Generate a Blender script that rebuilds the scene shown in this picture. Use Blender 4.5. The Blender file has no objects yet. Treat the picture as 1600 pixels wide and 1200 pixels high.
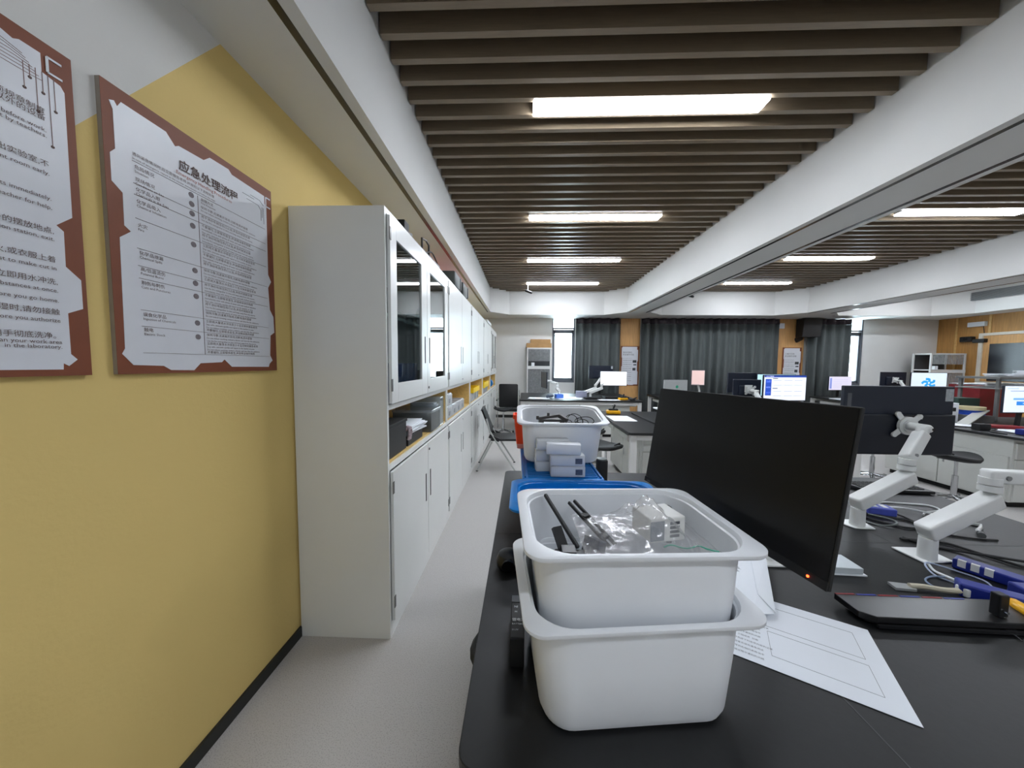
import bpy, bmesh, math, random
from mathutils import Vector, Matrix
random.seed(7)
S = bpy.context.scene
PI = math.pi

# ------------------------------------------------------------------ camera
def set_camera():
    yaw, pit, roll, F = 0.0343771, 0.0608423, 0.0084925, 515.0
    cy, sy, cp, sp, cr, sr = math.cos(yaw), math.sin(yaw), math.cos(pit), math.sin(pit), math.cos(roll), math.sin(roll)
    fwd = Vector((-sy*cp, cy*cp, -sp)); right = Vector((cy, sy, 0)); up = right.cross(fwd)
    r2 = cr*right + sr*up; u2 = -sr*right + cr*up
    cam = bpy.data.cameras.new('camera'); o = bpy.data.objects.new('camera', cam)
    S.collection.objects.link(o)
    m = Matrix((r2, u2, -fwd)).transposed().to_4x4(); m.translation = Vector((0, 0, 1.5))
    o.matrix_world = m
    cam.sensor_fit = 'HORIZONTAL'; cam.sensor_width = 36; cam.lens = F/1600*36
    cam.clip_start = 0.02; cam.clip_end = 200
    S.camera = o
set_camera()

# ------------------------------------------------------------------ world + exposure
W = bpy.data.worlds.new('daylight'); S.world = W; W.use_nodes = True
bg = W.node_tree.nodes['Background']; bg.inputs[0].default_value = (0.80, 0.90, 1.0, 1); bg.inputs[1].default_value = 13.0
S.view_settings.view_transform = 'Standard'; S.view_settings.look = 'None'
S.view_settings.exposure = 1.0; S.view_settings.gamma = 1.0; S.view_settings.use_curve_mapping = False
LAMP_STRENGTH = 28.0
S.cycles.use_denoising = True
S.cycles.max_bounces = 10; S.cycles.diffuse_bounces = 5; S.cycles.glossy_bounces = 4; S.cycles.transparent_max_bounces = 12

# ------------------------------------------------------------------ materials
def lin(h):
    if isinstance(h, str):
        h = h.lstrip('#'); c = [int(h[i:i+2], 16)/255 for i in (0, 2, 4)]
    else: c = h
    return tuple(x/12.92 if x <= .04045 else ((x+.055)/1.055)**2.4 for x in c) + (1,)
MATS = {}
def M(name, col, rough=.5, metal=0., noise=0., scale=20., spec=.5, bump=0., stretch=None, emit=0., trans=0., coat=0.):
    if name in MATS: return MATS[name]
    m = bpy.data.materials.new(name); m.use_nodes = True; nt = m.node_tree
    b = nt.nodes['Principled BSDF']; c = lin(col)
    b.inputs['Base Color'].default_value = c; b.inputs['Roughness'].default_value = rough
    b.inputs['Metallic'].default_value = metal; b.inputs['Specular IOR Level'].default_value = spec
    b.inputs['Coat Weight'].default_value = coat
    if emit:
        b.inputs['Emission Color'].default_value = c; b.inputs['Emission Strength'].default_value = emit
    if trans: b.inputs['Transmission Weight'].default_value = trans
    if noise or bump:
        tc = nt.nodes.new('ShaderNodeTexCoord'); mp = nt.nodes.new('ShaderNodeMapping')
        if stretch: mp.inputs['Scale'].default_value = stretch
        nz = nt.nodes.new('ShaderNodeTexNoise'); nz.inputs['Scale'].default_value = scale; nz.inputs['Detail'].default_value = 5
        nt.links.new(tc.outputs['Object'], mp.inputs[0]); nt.links.new(mp.outputs[0], nz.inputs['Vector'])
        if noise:
            cr = nt.nodes.new('ShaderNodeValToRGB')
            cr.color_ramp.elements[0].position = .3; cr.color_ramp.elements[1].position = .7
            cr.color_ramp.elements[0].color = tuple(max(0, v*(1-noise)) for v in c[:3]) + (1,)
            cr.color_ramp.elements[1].color = tuple(min(1, v*(1+noise)) for v in c[:3]) + (1,)
            nt.links.new(nz.outputs[0], cr.inputs[0]); nt.links.new(cr.outputs[0], b.inputs['Base Color'])
        if bump:
            bp = nt.nodes.new('ShaderNodeBump'); bp.inputs['Strength'].default_value = bump; bp.inputs['Distance'].default_value = .01
            nt.links.new(nz.outputs[0], bp.inputs['Height']); nt.links.new(bp.outputs[0], b.inputs['Normal'])
    MATS[name] = m; return m
def glassy(name, tint='#ffffff', refl=.08, rough=.02, body=0., bodycol='#e8eef2', bump=0.):
    """thin clear sheet: transparent with a fresnel-weighted gloss and optionally a milky body"""
    if name in MATS: return MATS[name]
    m = bpy.data.materials.new(name); m.use_nodes = True; nt = m.node_tree; nt.nodes.clear()
    out = nt.nodes.new('ShaderNodeOutputMaterial'); t = nt.nodes.new('ShaderNodeBsdfTransparent'); t.inputs[0].default_value = lin(tint)
    g = nt.nodes.new('ShaderNodeBsdfGlossy'); g.inputs['Roughness'].default_value = rough
    f = nt.nodes.new('ShaderNodeFresnel'); geo = nt.nodes.new('ShaderNodeNewGeometry'); io = nt.nodes.new('ShaderNodeMath'); io.operation = 'MULTIPLY_ADD'
    io.inputs[1].default_value = -(1.5-1/1.5); io.inputs[2].default_value = 1.5; nt.links.new(geo.outputs['Backfacing'], io.inputs[0]); nt.links.new(io.outputs[0], f.inputs[0])
    mx = nt.nodes.new('ShaderNodeMixShader')
    ad = nt.nodes.new('ShaderNodeMath'); ad.operation = 'ADD'; ad.inputs[1].default_value = refl; ad.use_clamp = True
    nt.links.new(f.outputs[0], ad.inputs[0]); nt.links.new(ad.outputs[0], mx.inputs[0])
    src = t.outputs[0]
    if body:
        d0 = nt.nodes.new('ShaderNodeBsdfDiffuse'); d0.inputs[0].default_value = lin(bodycol); d1 = nt.nodes.new('ShaderNodeBsdfTranslucent'); d1.inputs[0].default_value = lin(bodycol)
        d = nt.nodes.new('ShaderNodeMixShader'); nt.links.new(d0.outputs[0], d.inputs[1]); nt.links.new(d1.outputs[0], d.inputs[2])
        m2 = nt.nodes.new('ShaderNodeMixShader'); m2.inputs[0].default_value = body
        nt.links.new(t.outputs[0], m2.inputs[1]); nt.links.new(d.outputs[0], m2.inputs[2]); src = m2.outputs[0]
    if bump:
        nz = nt.nodes.new('ShaderNodeTexNoise'); nz.inputs['Scale'].default_value = 25; tc = nt.nodes.new('ShaderNodeTexCoord')
        nt.links.new(tc.outputs['Object'], nz.inputs['Vector'])
        bp = nt.nodes.new('ShaderNodeBump'); bp.inputs['Strength'].default_value = bump; bp.inputs['Distance'].default_value = .02
        nt.links.new(nz.outputs[0], bp.inputs['Height']); nt.links.new(bp.outputs[0], g.inputs['Normal'])
    nt.links.new(src, mx.inputs[1]); nt.links.new(g.outputs[0], mx.inputs[2]); nt.links.new(mx.outputs[0], out.inputs[0])
    MATS[name] = m; return m

WHITE = M('white_paint', '#dcdcda', .6, noise=.02, scale=3)
CABW = M('white_steel', '#dfe1de', .28, noise=.012, scale=4)
CABSIDE = CABW
BLACK = M('black_plastic', '#17181a', .38, noise=.08, scale=30)
MBLACK = M('matt_black', '#101112', .6, noise=.1, scale=30)
SCRBLK = M('screen_glass_off', '#070707', .3, spec=.35, noise=.05, scale=5)
MONBK = M('monitor_back_plastic', '#131d2e', .45, noise=.06, scale=12)
TOP = M('black_bench_laminate', '#131415', .45, noise=.14, scale=60, bump=.03)
DARK = M('dark_gap', '#0b0b0b', .8, noise=.1)
CHROME = M('chrome', '#c8cacc', .15, 1., noise=.03)
GREYM = M('grey_metal', '#9a9c9c', .4, .6, noise=.05)
STEEL = M('silver_tube', '#b9bbb8', .35, .3, noise=.04)
BINW = M('white_bin_plastic', '#eceff2', .38, noise=.02, scale=5)
ARMW = M('white_arm_plastic', '#e4e6e4', .35, noise=.02)
BLUEP = M('blue_plastic', '#0679c8', .3, noise=.1, scale=15)
NAVY = M('blue_hub_plastic', '#1c2c86', .4, noise=.1)
ORANGE = M('orange_plastic', '#ff4a12', .4, noise=.05)
YEL = M('yellow_plastic', '#f0b010', .35, noise=.08)
PAPER = M('paper', '#e9edf2', .8, noise=.015, scale=4)
INK = M('grey_ink', '#55585c', .8, noise=.1)
CARD = M('cardboard', '#b08a5c', .85, noise=.1, scale=8)
WOODSH = M('shelf_oak', '#d9b872', .55, noise=.12, scale=6, stretch=(6, 1, 6))
CABLEB = M('black_cable', '#131415', .5, noise=.05)
CABLEW = M('white_cable', '#dfe2e2', .45, noise=.03)
RED = M('red_plastic', '#84161f', .45, noise=.1)
CLEAR = glassy('clear_acrylic', '#f3f7f8', .05, .05, .22)
FROST = glassy('frosted_box_plastic', '#f4f6f8', .05, .25, .78, '#f6f8fa')
GLASS = glassy('door_glass', '#c9d3d3', .10, .01)
WGLASS = glassy('window_glass', '#eef4f4', .02, .01)
BAG = glassy('plastic_bag_film', '#fdfdfd', .04, .14, .25, '#ffffff', bump=.2)
BRONZE = M('dark_gap_metal', '#4c4a48', .18, .9, noise=.05)
SLAT = M('taupe_slat_laminate', '#82735f', .32, noise=.08, scale=8, stretch=(1, 12, 12), spec=.5)

# ------------------------------------------------------------------ mesh builder
class MB:
    def __init__(s): s.bm = bmesh.new(); s.mi = 0
    def _tag(s, faces):
        for f in faces: f.material_index = s.mi
    def box(s, x0, x1, y0, y1, z0, z1, r=0., mat=None):
        g = bmesh.ops.create_cube(s.bm, size=1); vs = g['verts']
        for v in vs: v.co = Vector((x0+(v.co.x+.5)*(x1-x0), y0+(v.co.y+.5)*(y1-y0), z0+(v.co.z+.5)*(z1-z0)))
        fs = set(f for v in vs for f in v.link_faces); s._tag(fs)
        if r:
            es = set(e for v in vs for e in v.link_edges)
            bmesh.ops.bevel(s.bm, geom=list(es), offset=r, segments=2, affect='EDGES', profile=.5, material=-1)
        return s
    def bar(s, p0, p1, w, h, up=(0, 0, 1), r=0.):
        p0, p1 = Vector(p0), Vector(p1); d = (p1-p0); L = d.length; d.normalize()
        u = Vector(up); sd = d.cross(u)
        if sd.length < 1e-4: sd = d.cross(Vector((0, 1, 0)))
        sd.normalize(); u = sd.cross(d).normalized()
        g = bmesh.ops.create_cube(s.bm, size=1); vs = g['verts']
        c = (p0+p1)/2
        for v in vs: v.co = c + d*v.co.x*L + sd*v.co.y*w + u*v.co.z*h
        fs = set(f for v in vs for f in v.link_faces); s._tag(fs)
        if r:
            es = set(e for v in vs for e in v.link_edges)
            bmesh.ops.bevel(s.bm, geom=list(es), offset=r, segments=3, affect='EDGES', profile=.5, material=-1)
        return s
    def loft(s, loops, cap0=True, cap1=True, closed=True):
        rings = [[s.bm.verts.new(p) for p in lp] for lp in loops]; n = len(rings[0]); fs = []
        for a, b in zip(rings, rings[1:]):
            for i in range(n if closed else n-1):
                j = (i+1) % n
                try: fs.append(s.bm.faces.new((a[i], a[j], b[j], b[i])))
                except ValueError: pass
        if cap0: fs.append(s.bm.faces.new(rings[0][::-1]))
        if cap1: fs.append(s.bm.faces.new(rings[-1]))
        s._tag(fs); return s
    def cyl(s, p0, p1, r0, r1=None, n=20):
        p0, p1 = Vector(p0), Vector(p1); r1 = r0 if r1 is None else r1
        d = (p1-p0).normalized(); a = d.orthogonal().normalized(); b = d.cross(a)
        lp = lambda p, r: [p + (a*math.cos(t) + b*math.sin(t))*r for t in (2*PI*i/n for i in range(n))]
        return s.loft([lp(p0, r0), lp(p1, r1)])
    def rbeam(s, p0, p1, w, h, r=.01, up=(0, 0, 1)):
        p0, p1 = Vector(p0), Vector(p1); d = (p1-p0); L = d.length; d.normalize()
        sd = d.cross(Vector(up))
        if sd.length < 1e-3: sd = d.cross(Vector((0, 1, 0)))
        sd.normalize(); u = sd.cross(d).normalized(); loops = []
        for t, k in ((0, .7), (.004, .9), (.010, 1), (L-.010, 1), (L-.004, .9), (L, .7)):
            loops.append([p0+d*t+sd*a+u*b for a, b, _ in rrect(w/2*k, h/2*k, r*k, 0, 5)])
        return s.loft(loops)
    def tube(s, pts, r, n=8, smooth=True):
        P = [Vector(p) for p in pts]
        if smooth and len(P) > 2:
            Q = []
            E = [P[0]*2-P[1]] + P + [P[-1]*2-P[-2]]
            for i in range(1, len(E)-2):
                for k in range(6):
                    t = k/6; a, b, c, d = E[i-1], E[i], E[i+1], E[i+2]
                    Q.append(.5*((2*b)+(-a+c)*t+(2*a-5*b+4*c-d)*t*t+(-a+3*b-3*c+d)*t**3))
            Q.append(P[-1]); P = Q
        loops = []; prev = None
        for i, p in enumerate(P):
            d = (P[min(i+1, len(P)-1)]-P[max(i-1, 0)])
            if d.length < 1e-9: d = Vector((0, 0, 1))
            d.normalize()
            a = d.orthogonal().normalized() if prev is None else (prev - d*prev.dot(d)).normalized()
            prev = a; b = d.cross(a)
            loops.append([p + (a*math.cos(t)+b*math.sin(t))*r for t in (2*PI*j/n for j in range(n))])
        return s.loft(loops)
    def prism(s, poly, h0, h1, axis='z'):
        f = {'z': lambda a, b, h: (a, b, h), 'x': lambda a, b, h: (h, a, b), 'y': lambda a, b, h: (a, h, b)}[axis]
        return s.loft([[f(a, b, h0) for a, b in poly], [f(a, b, h1) for a, b in poly]])
    def lathe(s, prof, c=(0, 0, 0), n=28):
        return s.loft([[(c[0]+r*math.cos(t), c[1]+r*math.sin(t), c[2]+z) for t in (2*PI*i/n for i in range(n))] for r, z in prof])
    def obj(s, name, mat, parent=None, smooth=False, bevel=0., sub=0, loc=None, rot=None, kind=None):
        bmesh.ops.recalc_face_normals(s.bm, faces=s.bm.faces)
        me = bpy.data.meshes.new(name); s.bm.to_mesh(me); s.bm.free()
        for m in (mat if isinstance(mat, (list, tuple)) else [mat]): me.materials.append(m)
        if smooth:
            for p in me.polygons: p.use_smooth = True
            try: me.set_sharp_from_angle(angle=math.radians(40))
            except Exception: pass
        o = bpy.data.objects.new(name, me); S.collection.objects.link(o)
        if parent: o.parent = parent
        if loc: o.location = loc
        if rot: o.rotation_euler = rot
        if bevel:
            b = o.modifiers.new('bevel', 'BEVEL'); b.width = bevel; b.segments = 2; b.limit_method = 'ANGLE'
        if sub:
            b = o.modifiers.new('sub', 'SUBSURF'); b.levels = sub; b.render_levels = sub
        if kind: o['kind'] = kind
        return o
def thing(name, label, cat, loc=(0, 0, 0), rz=0., group=None, rot=None):
    o = bpy.data.objects.new(name, None); S.collection.objects.link(o); o.empty_display_size = .1
    o.location = loc; o.rotation_euler = rot or (0, 0, rz); o['label'] = label; o['category'] = cat
    if group: o['group'] = group
    return o
def tag(o, label, cat, group=None, kind=None):
    o['label'] = label; o['category'] = cat
    if group: o['group'] = group
    if kind: o['kind'] = kind
    return o
def struct(mb, name, mat, **k): return mb.obj(name, mat, kind='structure', **k)
def dup(root, loc, rz=0., label=None, group=None, rot=None):
    r = root.copy(); S.collection.objects.link(r); r.location = loc; r.rotation_euler = rot or (0, 0, rz)
    if label: r['label'] = label
    if group: r['group'] = group
    for ch in list(root.children):
        c = ch.copy(); S.collection.objects.link(c); c.parent = r
        for g in list(ch.children):
            d = g.copy(); S.collection.objects.link(d); d.parent = c
    return r
def rrect(hx, hy, r, z, n=6, cx=0., cy=0.):
    pts = []
    for sx, sy, a0 in ((1, 1, 0), (-1, 1, PI/2), (-1, -1, PI), (1, -1, 1.5*PI)):
        for i in range(n+1):
            a = a0 + PI/2*i/n
            pts.append((cx+sx*(hx-r)+r*math.cos(a), cy+sy*(hy-r)+r*math.sin(a), z))
    return pts
def text_mesh(lines, mat, parent, name, frame, bold=0.):
    """lines: (string, u, v, size[, anchor][, squeeze]); frame maps (u, v) on the surface to 3-D: origin, udir, vdir"""
    o0, ud, vd = (Vector(a) for a in frame); nd = ud.cross(vd)
    bm = bmesh.new()
    for ln in lines:
        s, u, v, size = ln[:4]; al = ln[4] if len(ln) > 4 else 'LEFT'; sq = ln[5] if len(ln) > 5 else 1.
        c = bpy.data.curves.new('t', 'FONT'); c.body = s; c.size = size; c.align_x = al; c.resolution_u = 2; c.offset = bold
        t = bpy.data.objects.new('t', c); S.collection.objects.link(t); bpy.context.view_layer.update()
        me = bpy.data.meshes.new_from_object(t.evaluated_get(bpy.context.evaluated_depsgraph_get()))
        for vv in me.vertices:
            x, y = vv.co.x*sq, vv.co.y
            vv.co = o0 + ud*(u+x) + vd*(v+y) + nd*.0006
        bm.from_mesh(me)
        bpy.data.objects.remove(t); bpy.data.curves.remove(c); bpy.data.meshes.remove(me)
    me = bpy.data.meshes.new(name); bm.to_mesh(me); bm.free(); me.materials.append(mat)
    o = bpy.data.objects.new(name, me); S.collection.objects.link(o); o.parent = parent
    return o

# ================================================================== ROOM
XL, XR, YF, YN = -1.21, 10.92, 9.15, -2.6
ZS, ZT = 2.75, 3.62
# floor: speckled light grey vinyl
def floor_mat():
    m = M('speckled_vinyl', '#b4b1ad', .42, noise=.05, scale=3, spec=.4); nt = m.node_tree; b = nt.nodes['Principled BSDF']
    tc = nt.nodes.new('ShaderNodeTexCoord'); vo = nt.nodes.new('ShaderNodeTexNoise'); vo.inputs['Scale'].default_value = 240; vo.inputs['Detail'].default_value = 3
    cr = nt.nodes.new('ShaderNodeValToRGB'); cr.color_ramp.elements[0].position = .36; cr.color_ramp.elements[1].position = .46
    cr.color_ramp.elements[0].color = lin('#9a9692'); cr.color_ramp.elements[1].color = lin('#b8b5b2')
    nt.links.new(tc.outputs['Object'], vo.inputs['Vector']); nt.links.new(vo.outputs[0], cr.inputs[0]); nt.links.new(cr.outputs[0], b.inputs['Base Color'])
    return m
struct(MB().box(XL-.1, XR+.1, YN-.1, YF+.1, -.12, 0), 'floor', floor_mat())

# left wall: yellow paint with a white diagonal field and an orange field
def wall_left_mat():
    m = M('yellow_wall_paint', '#e6c572', .75, noise=.02, scale=2, bump=.12); nt = m.node_tree; b = nt.nodes['Principled BSDF']
    for n in nt.nodes:
        if n.type == 'TEX_NOISE': n.inputs['Scale'].default_value = 60
    tc = nt.nodes.new('ShaderNodeTexCoord'); sp = nt.nodes.new('ShaderNodeSeparateXYZ'); nt.links.new(tc.outputs['Object'], sp.inputs[0])
    def mth(op, a, b_):
        n = nt.nodes.new('ShaderNodeMath'); n.operation = op
        for i, v in enumerate((a, b_)):
            if isinstance(v, (int, float)): n.inputs[i].default_value = v
            else: nt.links.new(v, n.inputs[i])
        return n.outputs[0]
    Y, Z = sp.outputs[1], sp.outputs[2]
    line = mth('ADD', mth('MULTIPLY', mth('SUBTRACT', Y, .887), 1.366), 2.133)
    white = mth('GREATER_THAN', Z, line)
    org = mth('MULTIPLY', mth('GREATER_THAN', Y, mth('ADD', mth('MULTIPLY', Z, -.8), 5.9)), mth('LESS_THAN', Y, mth('ADD', mth('MULTIPLY', Z, .8), 3.6)))
    m1 = nt.nodes.new('ShaderNodeMix'); m1.data_type = 'RGBA'; m1.inputs[6].default_value = lin('#dfc47c'); m1.inputs[7].default_value = lin('#d9d9d5'); nt.links.new(white, m1.inputs[0])
    m2 = nt.nodes.new('ShaderNodeMix'); m2.data_type = 'RGBA'; nt.links.new(org, m2.inputs[0]); nt.links.new(m1.outputs[2], m2.inputs[6]); m2.inputs[7].default_value = lin('#e8552c')
    nt.links.new(m2.outputs[2], b.inputs['Base Color'])
    return m
struct(MB().box(XL-.1, XL, YN, YF, 0, ZT), 'wall_left', wall_left_mat())
struct(MB().box(XL, XL+.012, YN, 1.685, 0, .055), 'baseboard_left', M('black_skirting', '#20221f', .5, noise=.08))
OAK = M('oak_veneer_panel', '#b9884a', .5, noise=.16, scale=5, stretch=(8, 8, .6))
OAK2 = M('light_oak_panel', '#d3a266', .5, noise=.14, scale=5, stretch=(8, 8, .6))
struct(MB().box(XR, XR+.1, YN, YF, 0, ZT), 'wall_right', OAK)
struct(MB().box(XL, XR, YN-.1, YN, 0, ZT), 'wall_back', WHITE)
# far wall with two window openings
w = MB()
for x0, x1, z0, z1 in ((XL, .78, 0, ZT), (.78, 1.40, 0, 1.0), (.78, 1.40, 2.80, ZT), (1.40, 8.27, 0, ZT), (8.27, 9.02, 0, 1.0), (8.27, 9.02, 2.85, ZT), (9.02, XR, 0, ZT)):
    w.box(x0, x1, YF, YF+.2, z0, z1)
struct(w, 'wall_far', WHITE)
struct(MB().box(XL, XR, YF-.012, YF, 0, .08), 'baseboard_far', MATS['black_skirting'])
# oak-faced piers between the curtains on the far wall
struct(MB().box(2.60, 3.14, YF-.05, YF, 0, ZS), 'trim_1', OAK2)
struct(MB().box(6.72, 7.46, YF-.05, YF, 0, ZS), 'trim_2', OAK2)
struct(MB().box(XR-.02, XR, 8.15, 8.19, 0, ZS).box(XR-.02, XR, 8.75, 8.78, 0, ZS), 'trim_3', M('oak_joint', '#d8b070', .5, noise=.1))
# windows
FRAME = M('grey_window_frame', '#5c6168', .45, noise=.04)
def window(name, x0, x1, ztop, zmid):
    root = bpy.data.objects.new(name, None); S.collection.objects.link(root); root['kind'] = 'structure'; root.location = (x0, YF+.005, 1.0)
    W_ = x1-x0; t = .035
    m = MB().box(0, t, 0, .09, 0, ztop-1).box(W_-t, W_, 0, .09, 0, ztop-1).box(0, W_, 0, .09, 0, .05).box(0, W_, 0, .09, zmid-1-.02, zmid-1+.02).box(0, W_, 0, .09, ztop-1.03, ztop-1)
    m.obj('window_frame', FRAME, root, bevel=.004)
    s = MB(); a, b, c, d = .035, W_-.035, .05, zmid-1.03
    s.box(a, a+.045, .02, .07, c, d).box(b-.045, b, .02, .07, c, d).box(a, b, .02, .07, c, c+.075).box(a, b, .02, .07, d-.1, d)
    s.obj('sash', FRAME, root, bevel=.004)
    MB().box(a+.03, b-.03, .045, .05, c+.05, d-.06).obj('pane', WGLASS, root)
    MB().box(a, b, .045, .05, zmid-.98, ztop-1.03).obj('upper_pane', WGLASS, root)
    MB().box(-.0, W_, -.035, .12, -.03, 0).obj('window_sill', WHITE, root)
window('window_1', .78, 1.40, 2.80, 2.48)
window('window_2', 8.27, 9.02, 2.85, 2.45)

# ---- ceiling: coffers with slats between plain beams
BAYS = [(-.81, 2.44), (2.98, 6.60), (7.25, 10.30)]
YC = 8.43; CH = .44; YN2 = -2.2
def bay_outline(x0, x1, off=0.):
    return [(x0-off, YN2-off), (x1+off, YN2-off), (x1+off, YC-CH+off*.4), (x1-CH+off*.4, YC+off), (x0+CH-off*.4, YC+off), (x0-off, YC-CH+off*.4)]
SOF = M('white_ceiling_paint', '#d6d6d3', .7, noise=.015, scale=3)
so = MB()
xs = [XL] + [v for b in BAYS for v in b] + [XR]
for i in range(0, len(xs), 2): so.box(xs[i], xs[i+1], YN, YF, ZS, ZS+.04)
for x0, x1 in BAYS:
    so.box(x0, x1, YC, YF, ZS, ZS+.04).box(x0, x1, YN, YN2, ZS, ZS+.04)
    so.prism([(x0, YC-CH), (x0+CH, YC), (x0, YC)], ZS, ZS+.04).prism([(x1, YC-CH), (x1, YC), (x1-CH, YC)], ZS, ZS+.04)
struct(so, 'ceiling', SOF)
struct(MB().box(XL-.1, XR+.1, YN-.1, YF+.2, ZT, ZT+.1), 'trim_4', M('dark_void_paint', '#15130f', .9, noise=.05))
n = 5
for x0, x1 in BAYS:
    # lower fascia ring, upper fascia ring
    f = MB(); a = bay_outline(x0, x1, -.003); c = bay_outline(x0, x1, .06)
    k = len(a)
    def ring(mb, inner, outer, z0, z1):
        for i in range(k):
            j = (i+1) % k
            mb.loft([[(*inner[i], z0), (*inner[j], z0), (*outer[j], z0), (*outer[i], z0)], [(*inner[i], z1), (*inner[j], z1), (*outer[j], z1), (*outer[i], z1)]])
    ring(f, a, c, ZS-.002, ZS+.27); ring(f, [(p[0]*1.0, p[1]) for p in bay_outline(x0, x1, .012)], c, ZS+.27, ZT)
    struct(f, 'trim_%d' % n, SOF); n += 1
    g = MB()   # dark metal reveal strips set in the soffit beside the coffer
    for xa in (x0-.088, x1+.055):
        g.box(xa, xa+.033, YN2, YC-.38, ZS-.003, ZS+.001)
    g.box(x0+.36, x1-.36, YC+.055, YC+.075, ZS-.003, ZS+.001)
    struct(g, 'trim_%d' % n, BRONZE); n += 1
    s = MB(); y = 8.347
    while y > YN2+.05:
        ex = 0.
        if y > YC-CH: ex = y-(YC-CH)
        s.box(x0-.005+ex, x1+.005-ex, y-.02, y+.019, 3.315, 3.44)
        y -= .1528
    struct(s, 'trim_%d' % n, SLAT); n += 1
# air-conditioner grille in the right coffer
t = thing('air_vent', 'long grey slatted air vent high on the right ceiling fascia', 'air vent', (10.285, 6.6, 3.03))
MB().box(-.02, .0, 0, 1.72, 0, .19).obj('vent_frame', M('vent_grey', '#8a8c8c', .5, noise=.05), t)
m = MB()
for i in range(8): m.box(-.03, -.018, .02, 1.70, .012+i*.022, .022+i*.022)
m.obj('louvres', M('vent_dark_grey', '#55585a', .5, noise=.05), t)

# ceiling lights
LAMP = M('led_diffuser', '#eff5ff', .4, emit=LAMP_STRENGTH)
def ceiling_light(x0, x1, y, label, first=[None]):
    if first[0] is None:
        t = thing('ceiling_light', label, 'ceiling light', (x0, y, 3.315), 0, 'linear ceiling lights')
        L = x1-x0
        MB().box(.0, L, -.066, .066, -.0, .05, .004).obj('housing', M('lamp_housing', '#e8e8e8', .5, noise=.02), t)
        MB().box(.004, L-.004, -.062, .062, -.016, -.001, .006).obj('diffuser', LAMP, t)
        first[0] = (t, L)
    else:
        t = dup(first[0][0], (x0, y, 3.315), label=label); t.scale.x = (x1-x0)/first[0][1]
ordn = ['nearest', 'second', 'third', 'farthest']
for i, y in enumerate((2.46, 4.21, 5.905, 7.575)):
    ceiling_light(.046, 1.655, y, 'bright linear lamp in the left slatted ceiling bay, %s from the camera' % ordn[i])
for i, y in enumerate((4.15, 5.83, 7.52)):
    ceiling_light(4.40, 5.79, y, 'bright linear lamp in the middle slatted ceiling bay, ' + ('with its right end outside the frame', 'between the two others', 'farthest of its bay')[i])
for y in (-.92,):
    ceiling_light(.045, 1.635, y, 'linear lamp of the left slatted ceiling bay, behind the viewer')
for y in (2.38, -.92):
    ceiling_light(4.33, 5.72, y, 'linear lamp of the middle slatted ceiling bay, outside the frame')
for y in (2.38, 5.75, 7.4):
    ceiling_light(8.0, 9.5, y, 'linear lamp of the right slatted ceiling bay hidden behind the beam')

# cctv / small spot devices on the ceiling
def ceil_cam(x, y, z, label, rz):
    t = thing('security_camera', label, 'security camera', (x, y, z), rz)
    MB().cyl((0, 0, 0), (0, 0, -.16), .012).cyl((0, 0, -.02), (0, 0, 0), .035).obj('mount', STEEL, t, smooth=True)
    m = MB(); m.cyl((-.05, 0, -.15), (.09, -.04, -.21), .028); m.obj('camera_body', BLACK, t, smooth=True)
    MB().cyl((.09, -.04, -.21), (.10, -.043, -.214), .02).obj('lens', SCRBLK, t, smooth=True)
ceil_cam(.08, 7.6, 3.315, 'small black camera hanging below the slats at the far end of the left bay', 0)
ceil_cam(3.9, 8.05, 3.315, 'small black camera hanging in the middle bay near the beam', -.6)

# ================================================================== CURTAINS
CURT = M('charcoal_green_curtain', '#565c5c', .85, noise=.12, scale=40, stretch=(1, 1, .1))
HEAD = M('curtain_header_tape', '#443c42', .85, noise=.1)
def curtain(x0, x1, label, y=YF-.16, z0=.08, per=.23):
    t = thing('curtain', label, 'curtain', (x0, y, z0))
    def sheet(za, zb, dy, amp):
        m = MB(); n = int((x1-x0)/per*14); A = []; B = []
        ph = 0
        for i in range(n+1):
            u = i/n*(x1-x0); s = math.sin(2*PI*u/per+.7*math.sin(u*3)); s = math.copysign(abs(s)**.7, s)
            yy = s*amp*(.8+.3*math.sin(u*7.3)) + dy
            A.append((u+.012*math.sin(u*11), yy, za)); B.append((u, yy*.9, zb))
        m.loft([A, B], False, False, closed=False); return m
    o = sheet(0, ZS-z0-.15, 0, .07).obj('fabric', CURT, t, smooth=True)
    sheet(ZS-z0-.15, ZS-z0-.01, 0, .066).obj('header', HEAD, t, smooth=True)
    for k in o, t.children[1]:
        s = k.modifiers.new('thick', 'SOLIDIFY'); s.thickness = .004
curtain(1.40, 2.60, 'dark grey pleated curtain between the left window and the oak pier with a poster')
curtain(3.13, 6.72, 'wide dark grey pleated curtain spanning the middle of the far wall')
curtain(7.46, 8.52, 'dark grey pleated curtain beside the right window, right of the wall speaker')

# ================================================================== POSTERS
BROWN = M('brown_poster_print', '#7d4226', .55, noise=.04); BROWNINK = M('brown_ink', '#5c4a46', .7, noise=.1); REDINK = M('red_brown_ink', '#a0503c', .7, noise=.1)
POSTW = M('poster_white', '#d9dce2', .35, noise=.01); POSTEDGE = M('poster_board_edge', '#8d8378', .6, noise=.05)
FR = lambda: ((XL+.032, 0, 0), (0, 1, 0), (0, 0, 1))
def poster_base(t, y0, y1, z0, z1, poly, x=XL+.03):
    k = 1.0127; t.scale = (1, k, k); t.location = (-.015, 0, 1.5*(1-k))   # hung flat on the wall
    MB().box(XL+.0155, x-.001, y0, y1, z0, z1).obj('backing_board', POSTEDGE, t)
    MB().box(x-.001, x, y0, y1, z0, z1).obj('printed_border', BROWN, t)
    MB().prism(poly, x, x+.0008, 'x').obj('printed_sheet', POSTW, t)
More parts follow.
